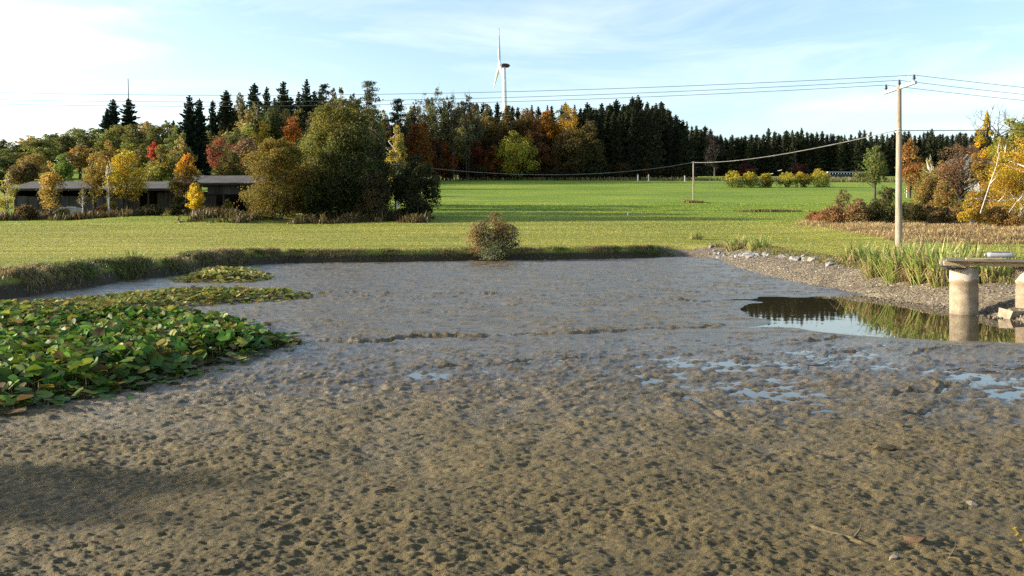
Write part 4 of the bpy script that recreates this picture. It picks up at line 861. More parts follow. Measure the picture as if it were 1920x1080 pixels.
def lily_patch(label, poly, dens, size, hmax, cols, seed):
    g = np.random.default_rng(seed); P = [ground_pt(*q) for q in poly]; xs = [q[0] for q in P]; ys = [q[1] for q in P]
    n = int((max(xs) - min(xs)) * (max(ys) - min(ys)) * dens); x = g.uniform(min(xs), max(xs), n); y = g.uniform(min(ys), max(ys), n)
    x_ = x + .5 * (fbm(x, y, 2, seed) - .5); y_ = y + .8 * (fbm(x + 9, y, 2, seed + 1) - .5)
    ins, dm = poly_in(x_ + g.normal(size=n) * .13, y_ + g.normal(size=n) * .2, P); k = ins & (pond_sd(x, y) < -.2) & (g.random(n) < .35 + sstep(0, .35, dm)); x, y, dm = x[k], y[k], dm[k]; n = len(x)
    hh = hmax * sstep(0, .9, dm) * (.45 + .9 * fbm(x * 1.1, y * 1.1, 3, seed + 2)); z = np.maximum(mud_h(x, y), 0) + .012 + hh * (.35 + .65 * g.random(n) ** .5)
    s = size * (.55 + .75 * g.random(n)); tilt = np.radians(6 + (12 + 42 * sstep(.02, .2, hh)) * g.random(n) ** .8); az = g.random(n) * 6.28; sp = g.random(n) * 6.28
    c = palette(n, cols, g, .35) * 1.15
    order = np.argsort(-(s / y)); idx = g.integers(len(LM), size=n)
    root = thing('water_lily_patch', label, 'water lilies', (float(np.mean(x)), float(np.mean(y)), 0), 0, 'water lilies stranded on the mud'); ox, oy = root.location[0], root.location[1]
    mats = [Matrix.Rotation(az[i], 3, 'Z') @ Matrix.Rotation(tilt[i], 3, 'X') @ Matrix.Rotation(sp[i], 3, 'Z') for i in range(n)]
    for i in order[:300]:
        o = link('leaf', LM[idx[i]], root); o.matrix_local = Matrix.Translation((x[i] - ox, y[i] - oy, z[i])) @ mats[i].to_4x4() @ Matrix.Diagonal((s[i], s[i], s[i], 1)); o.color = (*c[i], 1)
    V = []; F3 = []; F4 = []; T = []; nn_ = 0
    for i in order[300:]:
        v, f3, f4 = LV[idx[i]]; V.append(v * s[i] @ np.array(mats[i]).T + [x[i] - ox, y[i] - oy, z[i]]); F3.append(f3 + nn_); F4.append(f4 + nn_); T.append(np.repeat(c[i][None], len(v), 0)); nn_ += len(v)
    tag(link('leaves', mesh_np('leaves', np.concatenate(V), [np.concatenate(F3), np.concatenate(F4)], True, np.concatenate(T), M_LILY), root), None, None, None, 'stuff')
    k = (hh > .05); p = np.stack([x[k] - ox, y[k] - oy, np.zeros(k.sum())], 1); m = len(p)
    v, f, t = blades(p, z[k] * 1.05, np.full(m, .014), g.random(m) * 6.28, g.random(m) * .25, palette(m, [(.16, .14, .05), (.24, .2, .10), (.10, .07, .03)], g), .1)
    tag(link('stalks', mesh_np('stalks', v, f, False, t, M_BLADE), root), None, None, None, 'stuff')
GRN = [(.045, .105, .012), (.06, .13, .016), (.035, .085, .014), (.09, .15, .018), (.065, .12, .016), (.12, .165, .024), (.22, .21, .035), (.13, .095, .035)]
AUT = [(.15, .17, .03), (.22, .20, .04), (.10, .14, .025), (.19, .13, .04), (.28, .25, .07), (.12, .15, .03)]
lily_patch('large near mass of green water lily leaves on the mud', [(-160, 800), (60, 772), (180, 752), (330, 708), (470, 672), (556, 655), (562, 640), (500, 624), (430, 610), (330, 602), (200, 596), (-60, 590), (-260, 650)], 230, .145, .27, GRN, 500)
lily_patch('middle band of yellowish water lily leaves reaching into the mud', [(-160, 588), (60, 592), (240, 594), (330, 578), (460, 570), (575, 562), (600, 555), (520, 548), (420, 546), (300, 549), (190, 560), (60, 572), (-60, 575)], 130, .135, .13, AUT, 510)
lily_patch('small rear island of yellow-green water lily leaves by the bank', [(318, 530), (400, 532), (470, 531), (508, 524), (500, 515), (430, 511), (360, 514)], 105, .18, .22, [(.16, .18, .03), (.24, .22, .045), (.09, .12, .02), (.32, .28, .10)], 520)

# ------------------------------------------------------------------ barn
BY = 88.0
def barn():
    bx = lambda px: X_at(px, BY)
    z0 = 2.29; o = thing('barn', 'long low derelict barn with grey roof and dark open front', 'building', (bx(240), BY, z0)); ox, oy = o.location[0], o.location[1]
    def part(name, mb, mat): return mb.build(name, mat, o)
    xl, xm, xr = bx(28), bx(322), bx(520); e1 = 3.05; e2 = 3.62; dep = 9
    # low wing roof: two slopes of sheets laid side by side
    def roof_sheets(xa, xb, eave, rise, wsheet, yf):
        nS = max(1, int(round((xb - xa) / wsheet))); ws = (xb - xa) / nS; sl = math.atan2(rise, dep / 2)
        for i in range(nS):
            m = MB(); xc = xa + (i + .5) * ws
            for sgn in (-1, 1):
                q = np.array([[xc - ws / 2 + .01, yf, eave], [xc + ws / 2 - .01, yf, eave], [xc + ws / 2 - .01, yf + dep / 2 + .35, eave + rise], [xc - ws / 2 + .01, yf + dep / 2 + .35, eave + rise]])
                if sgn > 0: q = np.array([[xc - ws / 2 + .01, yf + dep + .7, eave], [xc + ws / 2 - .01, yf + dep + .7, eave], q[2], q[3]])
                q[:, 2] += rnd.uniform(-.015, .015)
                b_ = q - [0, 0, .10]; m.add(np.vstack([q, b_]) - [ox, 0, 0] - [0, oy, 0], [[0, 1, 2, 3], [7, 6, 5, 4], [0, 4, 5, 1], [1, 5, 6, 2], [3, 2, 6, 7], [0, 3, 7, 4]])
            part('roof_sheet', m, M_ROOFTILE)
    roof_sheets(xl - .5, xm, e1, .95, 2.4, BY - .8)
    roof_sheets(xm + .03, xr + .4, e2, 1.0, 2.4, BY - .8)
    # fascia boards
    part('fascia', MB().box(((xl + xm) / 2 - ox, -.72, e1 - .16), (xm - xl, .05, .16)), M_DARKWOOD)
    part('fascia', MB().box(((xm + xr) / 2 - ox, -.72, e2 - .16), (xr - xm, .05, .16)), M_DARKWOOD)
    # back and end walls, leaving one window open at the back
    wx = bx(272)
    m = MB(); a, b_ = xl - ox, wx - 1.1 - ox; m.box(((a + b_) / 2, dep, e1 / 2), (b_ - a, .2, e1 + .02))
    a, b_ = wx + .6 - ox, xr - ox; m.box(((a + b_) / 2, dep, e1 / 2), (b_ - a, .2, e1 + .02)); m.box((wx - .25 - ox, dep, .5), (1.7, .19, 1.0)); m.box((wx - .25 - ox, dep, e1 - .25), (1.7, .19, .5))
    part('back_wall', m, M_DARKWOOD)
    part('window_frame', MB().box((wx - .25 - ox, dep - .05, 1.75), (.07, .1, 1.5)).tube([(wx - 1.0 - ox, dep - .12, 2.4), (wx + .5 - ox, dep - .12, 1.1)], .05, 4), M_DARKWOOD)
    part('end_wall', MB().box((xl - ox, dep / 2, e1 / 2), (.2, dep, e1)), M_PANEL); part('end_wall', MB().box((xr - ox, dep / 2, e2 / 2), (.2, dep, e2)), M_PANEL)
    # front: concrete panels on the low wing with an open strip under the eave
    nP = 8; pw = (bx(232) - xl) / nP
    for i in range(nP): part('wall_panel', MB().box((xl + (i + .5) * pw - ox, 0, 1.12 + rnd.uniform(-.04, .04)), (pw - .05, .14, 2.24)), M_PANEL)
    for i in range(8): part('post', MB().box((bx(30 + i * 41.5) - ox, -.02, e1 / 2), (.18, .2, e1 - .25)), M_DARKWOOD)
    for i in range(5): part('post', MB().box((bx(332 + i * 44) - ox, -.02, e2 / 2), (.2, .2, e2 - .25)), M_DARKWOOD)
    # tall part: grey board band under the eave, boards below
    for i in range(6): part('wall_panel', MB().box((bx(390) + i * 1.22 + .6 - ox, -.12, 2.95), (1.19, .1, .95)), M_PANEL)
    for i in range(26): part('wall_board', MB().box((bx(236) + .18 + i * .36 - ox if i < 14 else bx(330) + (i - 14) * .36 - ox, .05, 1.3), (.34, .05, 2.6 + rnd.uniform(-.1, .1))), M_DARKWOOD) if not (4 <= i <= 8) else None
    part('floor_slab', MB().box(((xl + xr) / 2 - ox, dep / 2, -.1), (xr - xl, dep, .24)), M_PANEL)
    return o
barn()
x = X_at(148, 82); tag(MB().box((0, 0, .55), (2.1, .35, 1.5), 0, .03, .05, 3).box((.2, -.1, 1.28), (.9, .3, .18), 0, .05).build('concrete_trough', simple('pale_concrete', (.22, .21, .19), (.4, .39, .36), 2), None), 'pale concrete block standing in the weeds before the barn', 'concrete block').location = (x, 80.5, G(x, 80.5) - .1)

# ------------------------------------------------------------------ poles, insulators and wires
def wire_pts(a, b, sag, n=28):
    t = np.linspace(0, 1, n)[:, None]; a, b = np.array(a), np.array(b); p = a + (b - a) * t; p[:, 2:] -= 4 * sag * t * (1 - t); return p
PX, PY = 20.62, 45.5; pz = G(PX, PY); PT = 9.1
pole = thing('utility_pole', 'tall concrete utility pole with crossarm rising from the reeds', 'utility pole', (PX, PY, pz))
MB().tube([(0, 0, -.5), (0, 0, 2), (.02, 0, PT - pz)], [.185, .17, .12], 14).build('shaft', M_POLE, pole, True)
AR = np.array([[20.40, 46.8, 8.92], [20.94, 44.25, 9.10]]) - [PX, PY, pz]     # far end, near end of the arm
dirn = (AR[1] - AR[0]); mid_ = AR.mean(0); ln = np.linalg.norm(dirn)
MB().box(mid_, (ln, .15, .15), math.atan2(dirn[1], dirn[0]), -math.asin(dirn[2] / ln)).build('crossarm', M_METAL, pole)
INS = [AR[0] + dirn * t for t in (.07, .5, .95)]
for p in INS:
    i_ = MB().lathe([(.0, .38), (.035, .37), (.05, .33), (.045, .30), (.07, .27), (.06, .22), (.085, .18), (.07, .13), (.03, .11), (.025, .0), (0, 0)], p + [0, 0, .06], 10).build('insulator', M_CERAMIC, pole, True)
for t in (.24, .78): MB().tube([AR[0] + dirn * t + [0, 0, .05], AR[0] + dirn * t + [0, 0, .52]], .012, 5).build('bracket', M_METAL, pole)
MB().tube([AR[0] + dirn * .08 + [0, 0, .52], AR[0] + dirn * 1.0 + [0, 0, .56]], .012, 5).build('guard_rod', M_METAL, pole)
for z in (6.65, 6.8): MB().lathe([(.15, z - pz - .03), (.17, z - pz - .03), (.17, z - pz + .03), (.15, z - pz + .03)], (0, 0, 0), 12).build('band', M_METAL, pole)
MB().box((-.18, 0, 6.72 - pz), (.1, .05, .05)).build('hook', M_METAL, pole)
INSW = [p + np.array([PX, PY, pz + .40]) for p in INS]
LP = [(-36, 46.6, 7.95), (-35.4, 45.3, 8.05), (-34.8, 44, 8.3)]; RP = [(59.0, 52.2, 7.4), (59.5, 51.0, 7.5), (60, 50, 7.7)]
LP = [far_pt(p) for p in LP]; RP = [far_pt(p) for p in RP]
for i, lb in enumerate(['lowest of the three power wires on the crossarm, from its far end', 'middle power wire from the centre of the crossarm', 'top power wire from the near end of the crossarm']):
    p = np.vstack([wire_pts(LP[i], INSW[i], .78), wire_pts(INSW[i], RP[i], .75)[1:]])
    tag(MB().tube(p, .013, 4, False).build('power_wire', M_WIRE), lb, 'wire', 'power wires')
T0 = (PX - .2, PY, 6.72); T1 = (X_at(1300, 107), 107.0, Z_at(304.5, 107)); T2 = (X_at(742, 80), 80.0, Z_at(308, 80))
p = np.vstack([wire_pts(T2, T1, 1.25), wire_pts(T1, T0, .5)[1:], wire_pts(T0, far_pt((60, 50, 8.0)), .45)[1:]])
tag(MB().tube(p, np.interp(p[:, 1], [45, 107], [.022, .036]), 5, False).build('telephone_cable', simple('pale_cable', (.10, .095, .09), (.2, .19, .18), 1, .6, 0, .001)), 'thick low cable sagging across the field between three poles', 'cable')
for (x, y, z), lb, r in ((T1, 'thin lone wooden pole standing in the green field', .085), (T2, 'wooden pole hidden in the shrubs carrying the low cable', .10)):
    o = thing('wooden_pole', lb, 'pole', (x, y, G(x, y))); hh = z - G(x, y)
    MB().tube([(0, 0, -.4), (0, 0, hh * .5), (0, 0, hh + .12)], [r * 1.15, r, r * .8], 10).build('shaft', M_POLE, o, True)
    MB().box((0, -.1, hh), (.5, .06, .06)).build('bracket', M_METAL, o); MB().lathe([(0, .13), (.04, .12), (.055, .03), (.02, 0)], (0, -.1, hh + .02), 8).build('insulator', M_CERAMIC, o, True)
n = 420; x0, y0 = T1[0], T1[1]; a = g.random(n) * 6.28; rr = .9 * np.sqrt(g.random(n)); xx = x0 + np.cos(a) * rr * 1.5; yy = y0 + np.sin(a) * rr
o = thing('grass_tuft', 'dry grass tuft around the lone pole foot', 'grass tuft', (x0, y0, G(x0, y0)))
v, f, t = blades(np.stack([xx - x0, yy - y0, ground_h(xx, yy) - G(x0, y0)], 1), .2 + .4 * g.random(n), .05 + .03 * g.random(n), a, .3 + .5 * g.random(n), palette(n, [(.3, .24, .10), (.22, .18, .07)], g), .8)
link('blades', mesh_np('blades', v, f, False, t, M_BLADE), o)
x0, y0 = X_at(1445, 88), 88.; n = 900; xx = x0 + g.normal(size=n) * 1.6; yy = y0 + g.normal(size=n) * .35
o = thing('grass_tuft', 'low pile of dry grass lying on the meadow right of the long shadow', 'grass tuft', (x0, y0, G(x0, y0)))
v, f, t = blades(np.stack([xx - x0, yy - y0, ground_h(xx, yy) - G(x0, y0)], 1), .15 + .35 * g.random(n), .05 + .03 * g.random(n), g.random(n) * 6.28, .4 + .5 * g.random(n), palette(n, [(.26, .19, .09), (.2, .15, .07), (.14, .10, .05)], g), .9)
link('blades', mesh_np('blades', v, f, False, t, M_BLADE), o)
# marker posts
for px, yb, Y, hh, lb in [(1543, 422, 68, .66, 'short white marker post beside the rust-orange shrub'), (1580, 422, 67.5, .66, 'short white marker post before the brown thorny shrub'), (1177, 403, 82, .42, 'tiny white marker post standing in the long tree shadow'),
                          (1196, 0, 196, 1.6, 'white roadside post before the dark wood nearest the oaks'), (1216, 0, 196, 1.6, 'white roadside post before the middle of the dark wood'), (1284, 0, 190, 1.4, 'white roadside post at the corner of the dark wood'), (1278, 0, 240, 2.6, 'pale post at the foot of the dark corner spruces')]:
    x = X_at(px, Y); o = thing('marker_post', lb, 'post', (x, Y, G(x, Y))); MB().box((0, 0, hh / 2 - .1), (.11 if Y < 100 else .2, .09 if Y < 100 else .15, hh + .2)).build('post', M_WHITE, o); MB().box((0, 0, hh - .08), (.115 if Y < 100 else .205, .095 if Y < 100 else .155, .06)).build('band', M_WIRE, o)
for px, yt, lb in [(1445, 323, 'thin sign post behind the yellow bushes'), (1459, 317, 'round-topped white sign between the third and fourth yellow bush')]:
    Y = 205.; x = X_at(px, Y); z = G(x, Y); hh = Z_at(yt, Y) - z; o = thing('road_sign', lb, 'sign', (x, Y, z)); MB().tube([(0, 0, -.2), (0, 0, hh)], .08, 6).build('post', M_METAL, o); MB().box((0, 0, 0), (.6, 1.1, .05)).build('plate', M_WHITE, o)
    pl = o.children[1]; pl.rotation_euler = (math.radians(90), 0, 0); pl.location = (0, -.12, hh - .4)

# road with guard rail far on the right
ry = 330.; rp = [(X_at(1552, 322), 322), (X_at(1575, 326), 326), (X_at(1598, 330), 330), (X_at(1622, 334), 334)]
v = []
for x, y in rp:
    z = max(G(x, y), G(x, y + 7)) + .7; v += [(x, y, z), (x, y + 7, z + .25)]
v = np.array(v); v2 = v - [0, 0, 1.4]; k = len(v)
f = [[2 * i, 2 * i + 2, 2 * i + 3, 2 * i + 1] for i in range(3)] + [[2 * i, 2 * i + k, 2 * i + 2 + k, 2 * i + 2] for i in range(3)]
tag(link('road', mesh_np('road', np.vstack([v, v2]), np.array(f), False, None, M_ASPHALT)), 'distant grey road beyond the field', None, None, 'structure')
o = thing('guard_rail', 'grey guard rail along the distant road', 'guard rail', (rp[0][0], rp[0][1], v[0][2]))
pts = np.array([v[2 * i] + [0, .3, .75] for i in range(4)]) - np.array(o.location)
MB().tube(pts, .22, 4).build('rail', M_METAL, o)
for t in np.linspace(0, 1, 14): q = pts[0] + (np.array([np.interp(t * 3, range(4), pts[:, c]) for c in range(3)]) - pts[0]); MB().box(q - [0, -.3, .5], (.15, .15, 1.2)).build('post', M_METAL, o)

# ------------------------------------------------------------------ house, fence, wood stack on the right
hx, hy = X_at(1822, 140), 140.; hz = G(hx, hy); house = thing('house', 'white gabled house hidden behind the red-brown tree', 'house', (hx, hy, hz), math.radians(-10))
wl, dp_, ev, rd = 7.6, 10., 3.3, Z_at(292, 140) - hz
v = np.array([[-wl / 2, 0, -.5], [wl / 2, 0, -.5], [wl / 2, 0, ev], [0, 0, rd - .1], [-wl / 2, 0, ev]]); vb = v + [0, dp_, 0]
house_w = link('wall', mesh_np('wall', np.vstack([v, vb]), [np.array([[0, 1, 2, 3, 4]]), np.array([[9, 8, 7, 6, 5]]), np.array([[0, 4, 9, 5], [1, 6, 7, 2]])], False, None, M_PLASTER), house)
sl = math.atan2(rd - ev, wl / 2)
for s in (-1, 1):
    L_ = math.hypot(wl / 2, rd - ev) + .5; link('roof', MB().box((s * (wl / 4 + .2), dp_ / 2, (rd + ev) / 2 + .0), (L_, dp_ + .8, .16), 0, s * sl).data('roof', M_ROOFTILE), house)
for x_, z_ in ((-1.6, 1.4), (1.6, 1.4), (0, 4.3)):
    wn = MB().box((x_, -.01, z_), (1.0, .06, 1.2)).build('window', M_GLASS, house)
    fr = MB()
    for dx in (-.53, 0, .53): fr.box((x_ + dx, -.05, z_), (.07, .06, 1.24))
    for dz in (-.6, .6): fr.box((x_, -.055, z_ + dz), (1.13, .06, .07))
    fr.build('window_frame', M_WHITE, wn)
MB().box((1.2, 5, rd - .1), (.6, .6, 1.5)).build('chimney', M_STONE, house)
fx, fy = X_at(1738, 120), 120.; o = thing('rail_fence', 'white wooden rail fence on the lawn before the house', 'fence', (fx, fy, G(fx, fy)))
for i in range(5): MB().box((-2.8 + i * 1.4, 0, .55), (.14, .12, 1.5)).build('post', M_LOG, o)
for z in (.62, 1.08): MB().box((0, -.09, z), (6.4, .06, .17), 0, .012).build('rail', M_LOG, o)
sx, sy = X_at(1778, 117), 117.; o = thing('wood_stack', 'pale stack of cut boards at the end of the rail fence', 'wood stack', (sx, sy, G(sx, sy)))
for r_ in range(7):
    for c_ in range(3): MB().box((-.85 + c_ * .85 + rnd.uniform(-.15, .15), rnd.uniform(-.1, .1), .15 + r_ * .27), (.83, 1.2, .22), rnd.uniform(-.05, .05), rnd.uniform(-.04, .04)).build('board', M_LOG, o)
# fallen white branches in the thicket
for i, (pts, lb) in enumerate([([(1838, 400), (1856, 345), (1868, 312), (1874, 285)], 'white leaning birch stem before the golden birch'), ([(1830, 372), (1872, 378), (1898, 374), (1922, 365)], 'pale fallen branch lying across the thicket'), ([(1892, 398), (1905, 380), (1925, 368)], 'pale broken branch slanting at the picture edge')]):
    Y = 58 + i * .3; q = np.array([[X_at(a, Y), Y, Z_at(b, Y)] for a, b in pts]); o = thing('birch_branch', lb, 'branch', tuple(q[0])); q = q - q[0]
    MB().tube(q, np.linspace(.034, .016, len(q)), 6).build('stem', M_BIRCH, o, True); m_ = q[1]; MB().tube([m_, m_ + [.25, -.2, .35], m_ + [.35, -.3, .8]], [.035, .025, .01], 4).tube([q[-2], q[-2] + [-.35, -.1, .25], q[-2] + [-.6, -.1, .28]], [.03, .02, .01], 4).build('twig', M_BIRCH, o)

# ------------------------------------------------------------------ jetty
def conc():
    m, t, b, o = mat_new('old_concrete'); lk = t.links.new; v = coords(t); n = noise(t, v, 5, 8, .65); n2 = noise(t, v, 45, 4, .6)
    r = ramp(t, [(.3, (.24, .20, .15)), (.55, (.40, .35, .27)), (.75, (.52, .48, .40))]); lk(n, r.inputs['Fac'])
    sep = N(t, 'ShaderNodeSeparateXYZ'); lk(v, sep.inputs[0]); ad = N(t, 'ShaderNodeMath', operation='MULTIPLY_ADD'); lk(n, ad.inputs[0]); ad.inputs[1].default_value = .25; lk(sep.outputs['Z'], ad.inputs[2])
    r2 = ramp(t, [(.0, (.42, .38, .32)), (.22, (.75, .70, .62)), (.70, (.80, .74, .66)), (.80, (.60, .52, .43)), (.885, (.62, .53, .43)), (.90, (1, 1, 1))]); lk(ad.outputs[0], r2.inputs['Fac'])
    lk(mixc(t, 1.0, r.outputs['Color'], r2.outputs['Color'], 'MULTIPLY'), b.inputs['Base Color']); b.inputs['Roughness'].default_value = .9; bump(t, b, n2, .5, .012); return m
M_CONCRETE = conc()
M_WOODD = simple('dark_weathered_wood', (.06, .05, .038), (.19, .16, .115), 3, .85, .6, .008, (1, 14, 14))
JX, JY = W(10.08, 19.02); JS = .886; JA = math.atan2(-.42, 1.28)
jet = thing('jetty', 'small wooden jetty on round concrete pillars at the pool', 'jetty', (JX, JY, 0), JA); jet.scale = (JS, JS, JS)
for i, dx in enumerate((0, 1.30, 2.9)):
    r_ = .29
    prof = [(r_, -.3), (r_, .70), (r_ + .012, .715), (r_ + .012, .75), (r_, .765), (r_ - .004, 1.03), (r_ - .05, 1.05), (r_ - .07, 1.05), (r_ - .08, .9)]
    pp = MB().lathe(prof, (dx, .05 if i == 0 else 0, 0), 32).build('pillar', M_CONCRETE, jet, True)
for y_, nm in ((-.24, 0), (.28, 1)):
    MB().box((1.9, y_, 1.13), (4.7, .13, .10), 0, .004, .006, nm).build('beam', M_WOOD, jet)
for i, (y_, x0, x1, z) in enumerate([(-.36, -.42, 4.3, 1.205), (-.16, -.30, 4.3, 1.212), (.03, -.46, 4.3, 1.203), (.22, -.20, 4.3, 1.21), (.40, -.38, 4.3, 1.2)]):
    MB().box(((x0 + x1) / 2, y_, z), (x1 - x0, .168, .028), rnd.uniform(-.008, .008), rnd.uniform(-.004, .004), .005, i).build('plank', M_WOODG if i % 2 == 0 else M_WOODD, jet)
MB().box((.35, -.30, 1.245), (.75, .12, .03), .05, .01, .004, 9).build('board', M_WOOD, jet); MB().box((-.28, .1, 1.03), (.35, .9, .03), .1, .0, .004, 8).build('board', M_DARKWOOD, jet)
MB().tube([(-.36, .2, 1.0), (-.36, .22, .6)], .018, 5).build('iron_rod', M_DARKWOOD, jet)
MB().box((1.45, -.28, 1.03), (.9, .1, .05), 0, 0, .004, 8).build('bracket', M_DARKWOOD, jet)
can = thing('canister', 'pale grey canister with dark lid lying on the jetty', 'canister', (JX + .64, JY - .11, 1.262 * JS), JA + .1); can.scale = (JS, JS, JS)
q = []
for x_, s_ in ((-.27, .55), (-.24, .85), (-.2, 1), (.22, 1), (.24, .95), (.245, .0)):
    an = np.linspace(0, 2 * np.pi, 14, endpoint=False); q.append(np.stack([np.full(14, x_), .10 * s_ * np.sign(np.cos(an)) * np.abs(np.cos(an)) ** .7, .058 + .058 * s_ * np.sign(np.sin(an)) * np.abs(np.sin(an)) ** .7], 1))
m = MB(); V = np.concatenate(q); i_ = np.arange(5)[:, None] * 14; j = np.arange(14)[None]; m.add(V, np.stack([i_ + j, i_ + (j + 1) % 14, i_ + 14 + (j + 1) % 14, i_ + 14 + j], -1).reshape(-1, 4))
m.build('body', simple('dull_grey_plastic', (.26, .27, .28), (.38, .39, .40), 6, .5), can, True); MB().box((.0, 0, .122), (.36, .11, .014)).build('lid', M_WIRE, can); MB().tube([(-.27, 0, .06), (-.31, 0, .06)], .03, 8).build('cap', M_METAL, can)
bx_, by_ = W(X_at(1896, 18.35), 18.35)
o = MB().box((0, 0, .0), (.34, .26, .22), .3, .1, .025, 4).build('concrete_block', M_CONCRETE); tag(o, 'broken concrete block at the water beside the jetty pillar', 'block'); o.location = (bx_, by_, .03)

# ------------------------------------------------------------------ things lying on the mud
def mudz(x, y): return float(mud_h(np.array([x]), np.array([y]))[0])
def log(label, pa, pb, r0, r1, name='branch', mat=M_BARK, bend=.03, lift=.0):
    a = ground_pt(*pa); b = ground_pt(*pb); g = np.random.default_rng(int(pa[0])); t = np.linspace(0, 1, 7)
    P_ = np.array([[a[0] + (b[0] - a[0]) * q, a[1] + (b[1] - a[1]) * q, 0] for q in t]); P_[:, :2] += g.normal(size=(7, 2)) * bend; P_[:, 2] = [mudz(p[0], p[1]) + lift for p in P_]
    o = thing(name, label, 'branch', tuple(P_[0])); P_ -= P_[0]
    MB().tube(P_, np.linspace(r0, r1, 7) * (1 + .3 * (g.random(7) - .5)), 7).build('stem', mat, o, True)
    m_ = P_[3]; MB().tube([m_, m_ + [.05, .04, .03], m_ + [.09, .10, .05]], [r1 * .6, r1 * .45, .003], 5).build('twig', mat, o)
M_MUDWOOD = simple('muddy_wood', (.05, .038, .018), (.13, .098, .045), 14, .85, .6, .01)
log('thick mud-crusted branch half sunk near the lower picture edge', (1535, 1003), (1612, 1040), .020, .013, mat=M_MUDWOOD)
log('thin muddy stick parallel below the thick branch', (1770, 1056), (1815, 1076), .010, .006, mat=M_MUDWOOD)
log('slender dark twig lying in the near mud', (740, 925), (700, 937), .006, .004, bend=.01, lift=.008)
log('short dark twig near the slender one', (798, 934), (812, 932), .006, .004, bend=.008, lift=.008)
log('small stick at the edge of the grey wet mud', (1520, 690), (1580, 672), .007, .004, mat=M_MUDWOOD, lift=.01)
for i, (px, py, s, lb) in enumerate([(1660, 850, .075, 'muddy stone with pale tip where wet mud turns brown'), (1687, 806, .05, 'small brown stone in the wet mud'), (1716, 1032, .05, 'reddish brown lump in the near mud'), (1677, 1068, .035, 'small grey-white stone at the bottom mud'), (1823, 957, .04, 'pale small stone in the brown mud'), (776, 1007, .018, 'tiny white pebble in the near mud')]):
    x, y = ground_pt(px, py); me = stone_data(60 + i); me.materials.clear()
    me.materials.append(M_MUDWOOD if i in (0, 1) else simple('lump%d' % i, *(((.06, .035, .018), (.11, .065, .03)) if i == 2 else ((.10, .085, .06), (.20, .175, .13))), 12))
    o = link('stone', me, None, (x, y, mudz(x, y) + s * .15)); o.scale = (s * 2, s * 1.5, s * 1.8); o.rotation_euler = (.2, .1, i * 1.3); tag(o, lb, 'stone')
# straw and dead stalks caught on the mud, mostly along the torn edges
P_ = []
for line in CR:
    q = np.array([ground_pt(*p) for p in line]); m = int(60 + 22 * len(q)); t = g.random(m) * (len(q) - 1); i_ = t.astype(int); P_.append(q[i_] + (q[i_ + 1] - q[i_]) * (t - i_)[:, None] + g.normal(size=(m, 2)) * [.2, .16])
m = 1500; yy = 4 * (38 / 4) ** g.random(m); P_.append(np.stack([(g.random(m) * 2 - 1) * .62 * yy, yy], 1)); P_ = np.concatenate(P_); P_ = P_[(pond_sd(P_[:, 0], P_[:, 1]) < -.3)]
n = len(P_); p = np.stack([P_[:, 0], P_[:, 1], np.maximum(mud_h(P_[:, 0], P_[:, 1]), 0) + .006], 1)
v, f, t = blades(p, (.03 + .09 * g.random(n)) * np.clip(P_[:, 1] / 12, .5, 1.6), (.004 + .006 * g.random(n)) * np.clip(P_[:, 1] / 8, .6, 2), g.random(n) * 6.28, .9 + .1 * g.random(n), palette(n, [(.20, .15, .07), (.12, .09, .045), (.30, .24, .12), (.06, .045, .025)], g), .98, .06)
stuff('plant_debris', 'bits of straw and dead stalks lying on the mud', (v, f, t), M_BLADE)
# yellow-leaved sprig at the near corner
x, y = W(3.62, 5.95); o = thing('leafy_sprig', 'yellow-leaved willow sprig poking up at the near mud corner', 'plant', (x, y, mudz(x, y))); o.scale = (.6, .6, .6)
MB().tube([(0, 0, -.05), (-.03, .02, .12), (-.10, .05, .28)], [.006, .005, .003], 5).build('stem', M_BARK, o)
for i in range(11):
    t = .25 + .07 * i; c = np.array([[-.10 * t, .05 * t, .30 * t]]); gg = np.random.default_rng(i); dv = gg.normal(size=3) * .6 + [-.3, 0, .5]; dv /= np.linalg.norm(dv); sd = np.cross(dv, [0, 1, .2]); sd /= np.linalg.norm(sd); l = .07
    V = np.vstack([c, c + dv * l * .5 + sd * .011, c + dv * l, c + dv * l * .5 - sd * .011]); q = link('leaf', mesh_np('leaf', V, np.array([[0, 1, 2, 3]]), False, np.tile([.42, .33, .06], (4, 1)), M_LEAF), o); q.color = (1, 1, 1, 1)

# ------------------------------------------------------------------ wind turbine and mast
TY = 850.; tx, tz0 = X_at(947, TY), 56.; hubz = Z_at(123, TY)
tur = thing('wind_turbine', 'white three-bladed wind turbine behind the autumn wood', 'wind turbine', (tx, TY, tz0)); hh = hubz - tz0
MB().tube([(0, 0, -5), (0, 0, hh * .5), (-1.2, 0, hh - 1.5)], [2.9, 2.5, 1.75], 20).build('tower', M_WHITE, tur, True)
ya = math.radians(-4)       # nacelle lies across the view, rotor on the left
nac = MB(); 
an = np.linspace(0, 2 * np.pi, 16, endpoint=False)
pr = [(-3.4, 1.7), (-2.0, 2.2), (0, 2.4), (2.2, 2.2), (3.8, 1.6), (4.8, .8), (5.0, .05)]
V = np.concatenate([np.stack([np.full(16, x_), r_ * np.cos(an), .95 * r_ * np.sin(an)], 1) for x_, r_ in pr]); i_ = np.arange(6)[:, None] * 16; j = np.arange(16)[None]
nac.add(V + [0, 0, hh], np.stack([i_ + j, i_ + (j + 1) % 16, i_ + 16 + (j + 1) % 16, i_ + 16 + j], -1).reshape(-1, 4)); nac.build('nacelle', M_RED, tur, True)
MB().tube([(2.5, 0, hh + 2.4), (2.5, 0, hh + 5)], .15, 5).build('anemometer', M_METAL, tur)
hub = MB(); pr = [(-3.5, 2.0), (-5.0, 2.2), (-6.6, 1.7), (-7.6, .7), (-7.8, .05)]
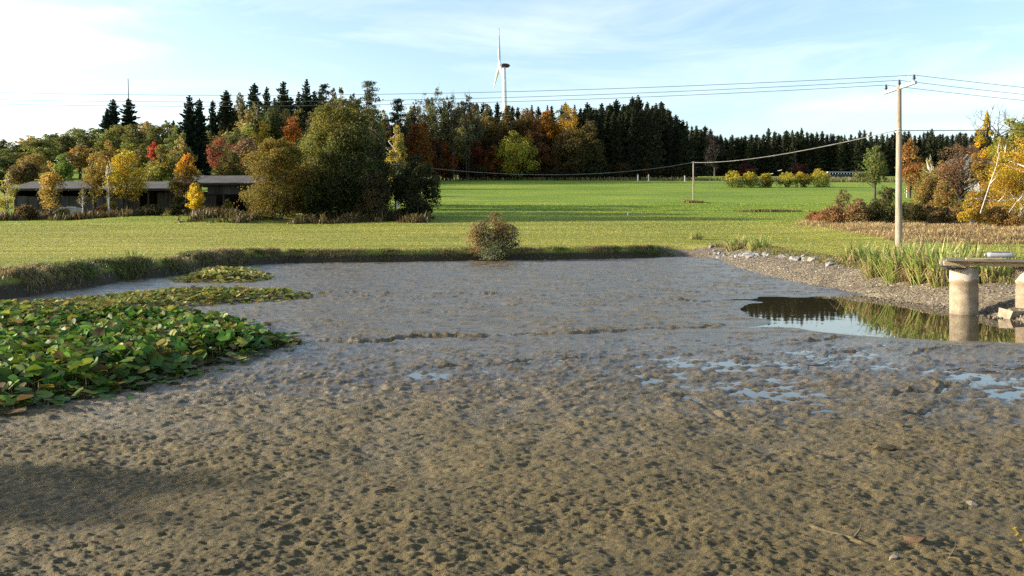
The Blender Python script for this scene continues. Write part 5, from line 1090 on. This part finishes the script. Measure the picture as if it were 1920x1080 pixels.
V = np.concatenate([np.stack([np.full(16, x_), r_ * np.cos(an), r_ * np.sin(an)], 1) for x_, r_ in pr]); i_ = np.arange(4)[:, None] * 16
hub.add(V + [0, 0, hh], np.stack([i_ + j, i_ + (j + 1) % 16, i_ + 16 + (j + 1) % 16, i_ + 16 + j], -1).reshape(-1, 4)); hubo = hub.build('hub', M_WHITE, tur, True)
rot_ = thing  # blades: root, widest chord, tip
axisv = Vector((-1, 0, .04)).normalized()
YAW = math.radians(22)
for kblade in range(3):
    th = math.radians(2 + 120 * kblade); prof = [(1.5, 1.0, 1.0), (4, 1.1, 1.0), (9, 1.75, .5), (18, 1.25, .32), (28, .85, .2), (36, .5, .12), (39.5, .12, .05)]
    ring = np.linspace(0, 2 * np.pi, 10, endpoint=False); V = []
    for s_, ch, tk in prof:
        tw = math.radians(14 * (1 - s_ / 40)) + math.radians(60)
        cx_ = ch * np.cos(ring) - .25 * ch; ty_ = tk * np.sin(ring)
        V.append(np.stack([cx_ * math.sin(tw) * .9 + ty_ * math.cos(tw) - .03 * s_, cx_ * math.cos(tw) - ty_ * math.sin(tw), np.full(10, s_)], 1))
    V = np.concatenate(V); M_ = np.array(Matrix.Rotation(th, 3, 'X')); V = V @ M_.T + [-5.2, 0, hh]
    i_ = np.arange(len(prof) - 1)[:, None] * 10; j = np.arange(10)[None]; b = MB(); b.add(V, np.stack([i_ + j, i_ + (j + 1) % 10, i_ + 10 + (j + 1) % 10, i_ + 10 + j], -1).reshape(-1, 4)); b.build('blade', M_WHITE, tur, True)
tur.rotation_euler = (0, 0, math.radians(10))
my = 400.; mx_ = X_at(241, my); mz = G(mx_, my); mt = Z_at(147, my) - mz
o = thing('radio_mast', 'thin radio mast behind the hilltop spruces', 'mast', (mx_, my, mz)); MB().tube([(0, 0, -1), (0, 0, mt * .6), (-.3, 0, mt)], [.42, .36, .24], 6).build('mast', M_WIRE, o); MB().tube([(0, 0, mt * .7), (0, 0, mt * .74)], .3, 6).build('antenna', M_WIRE, o)
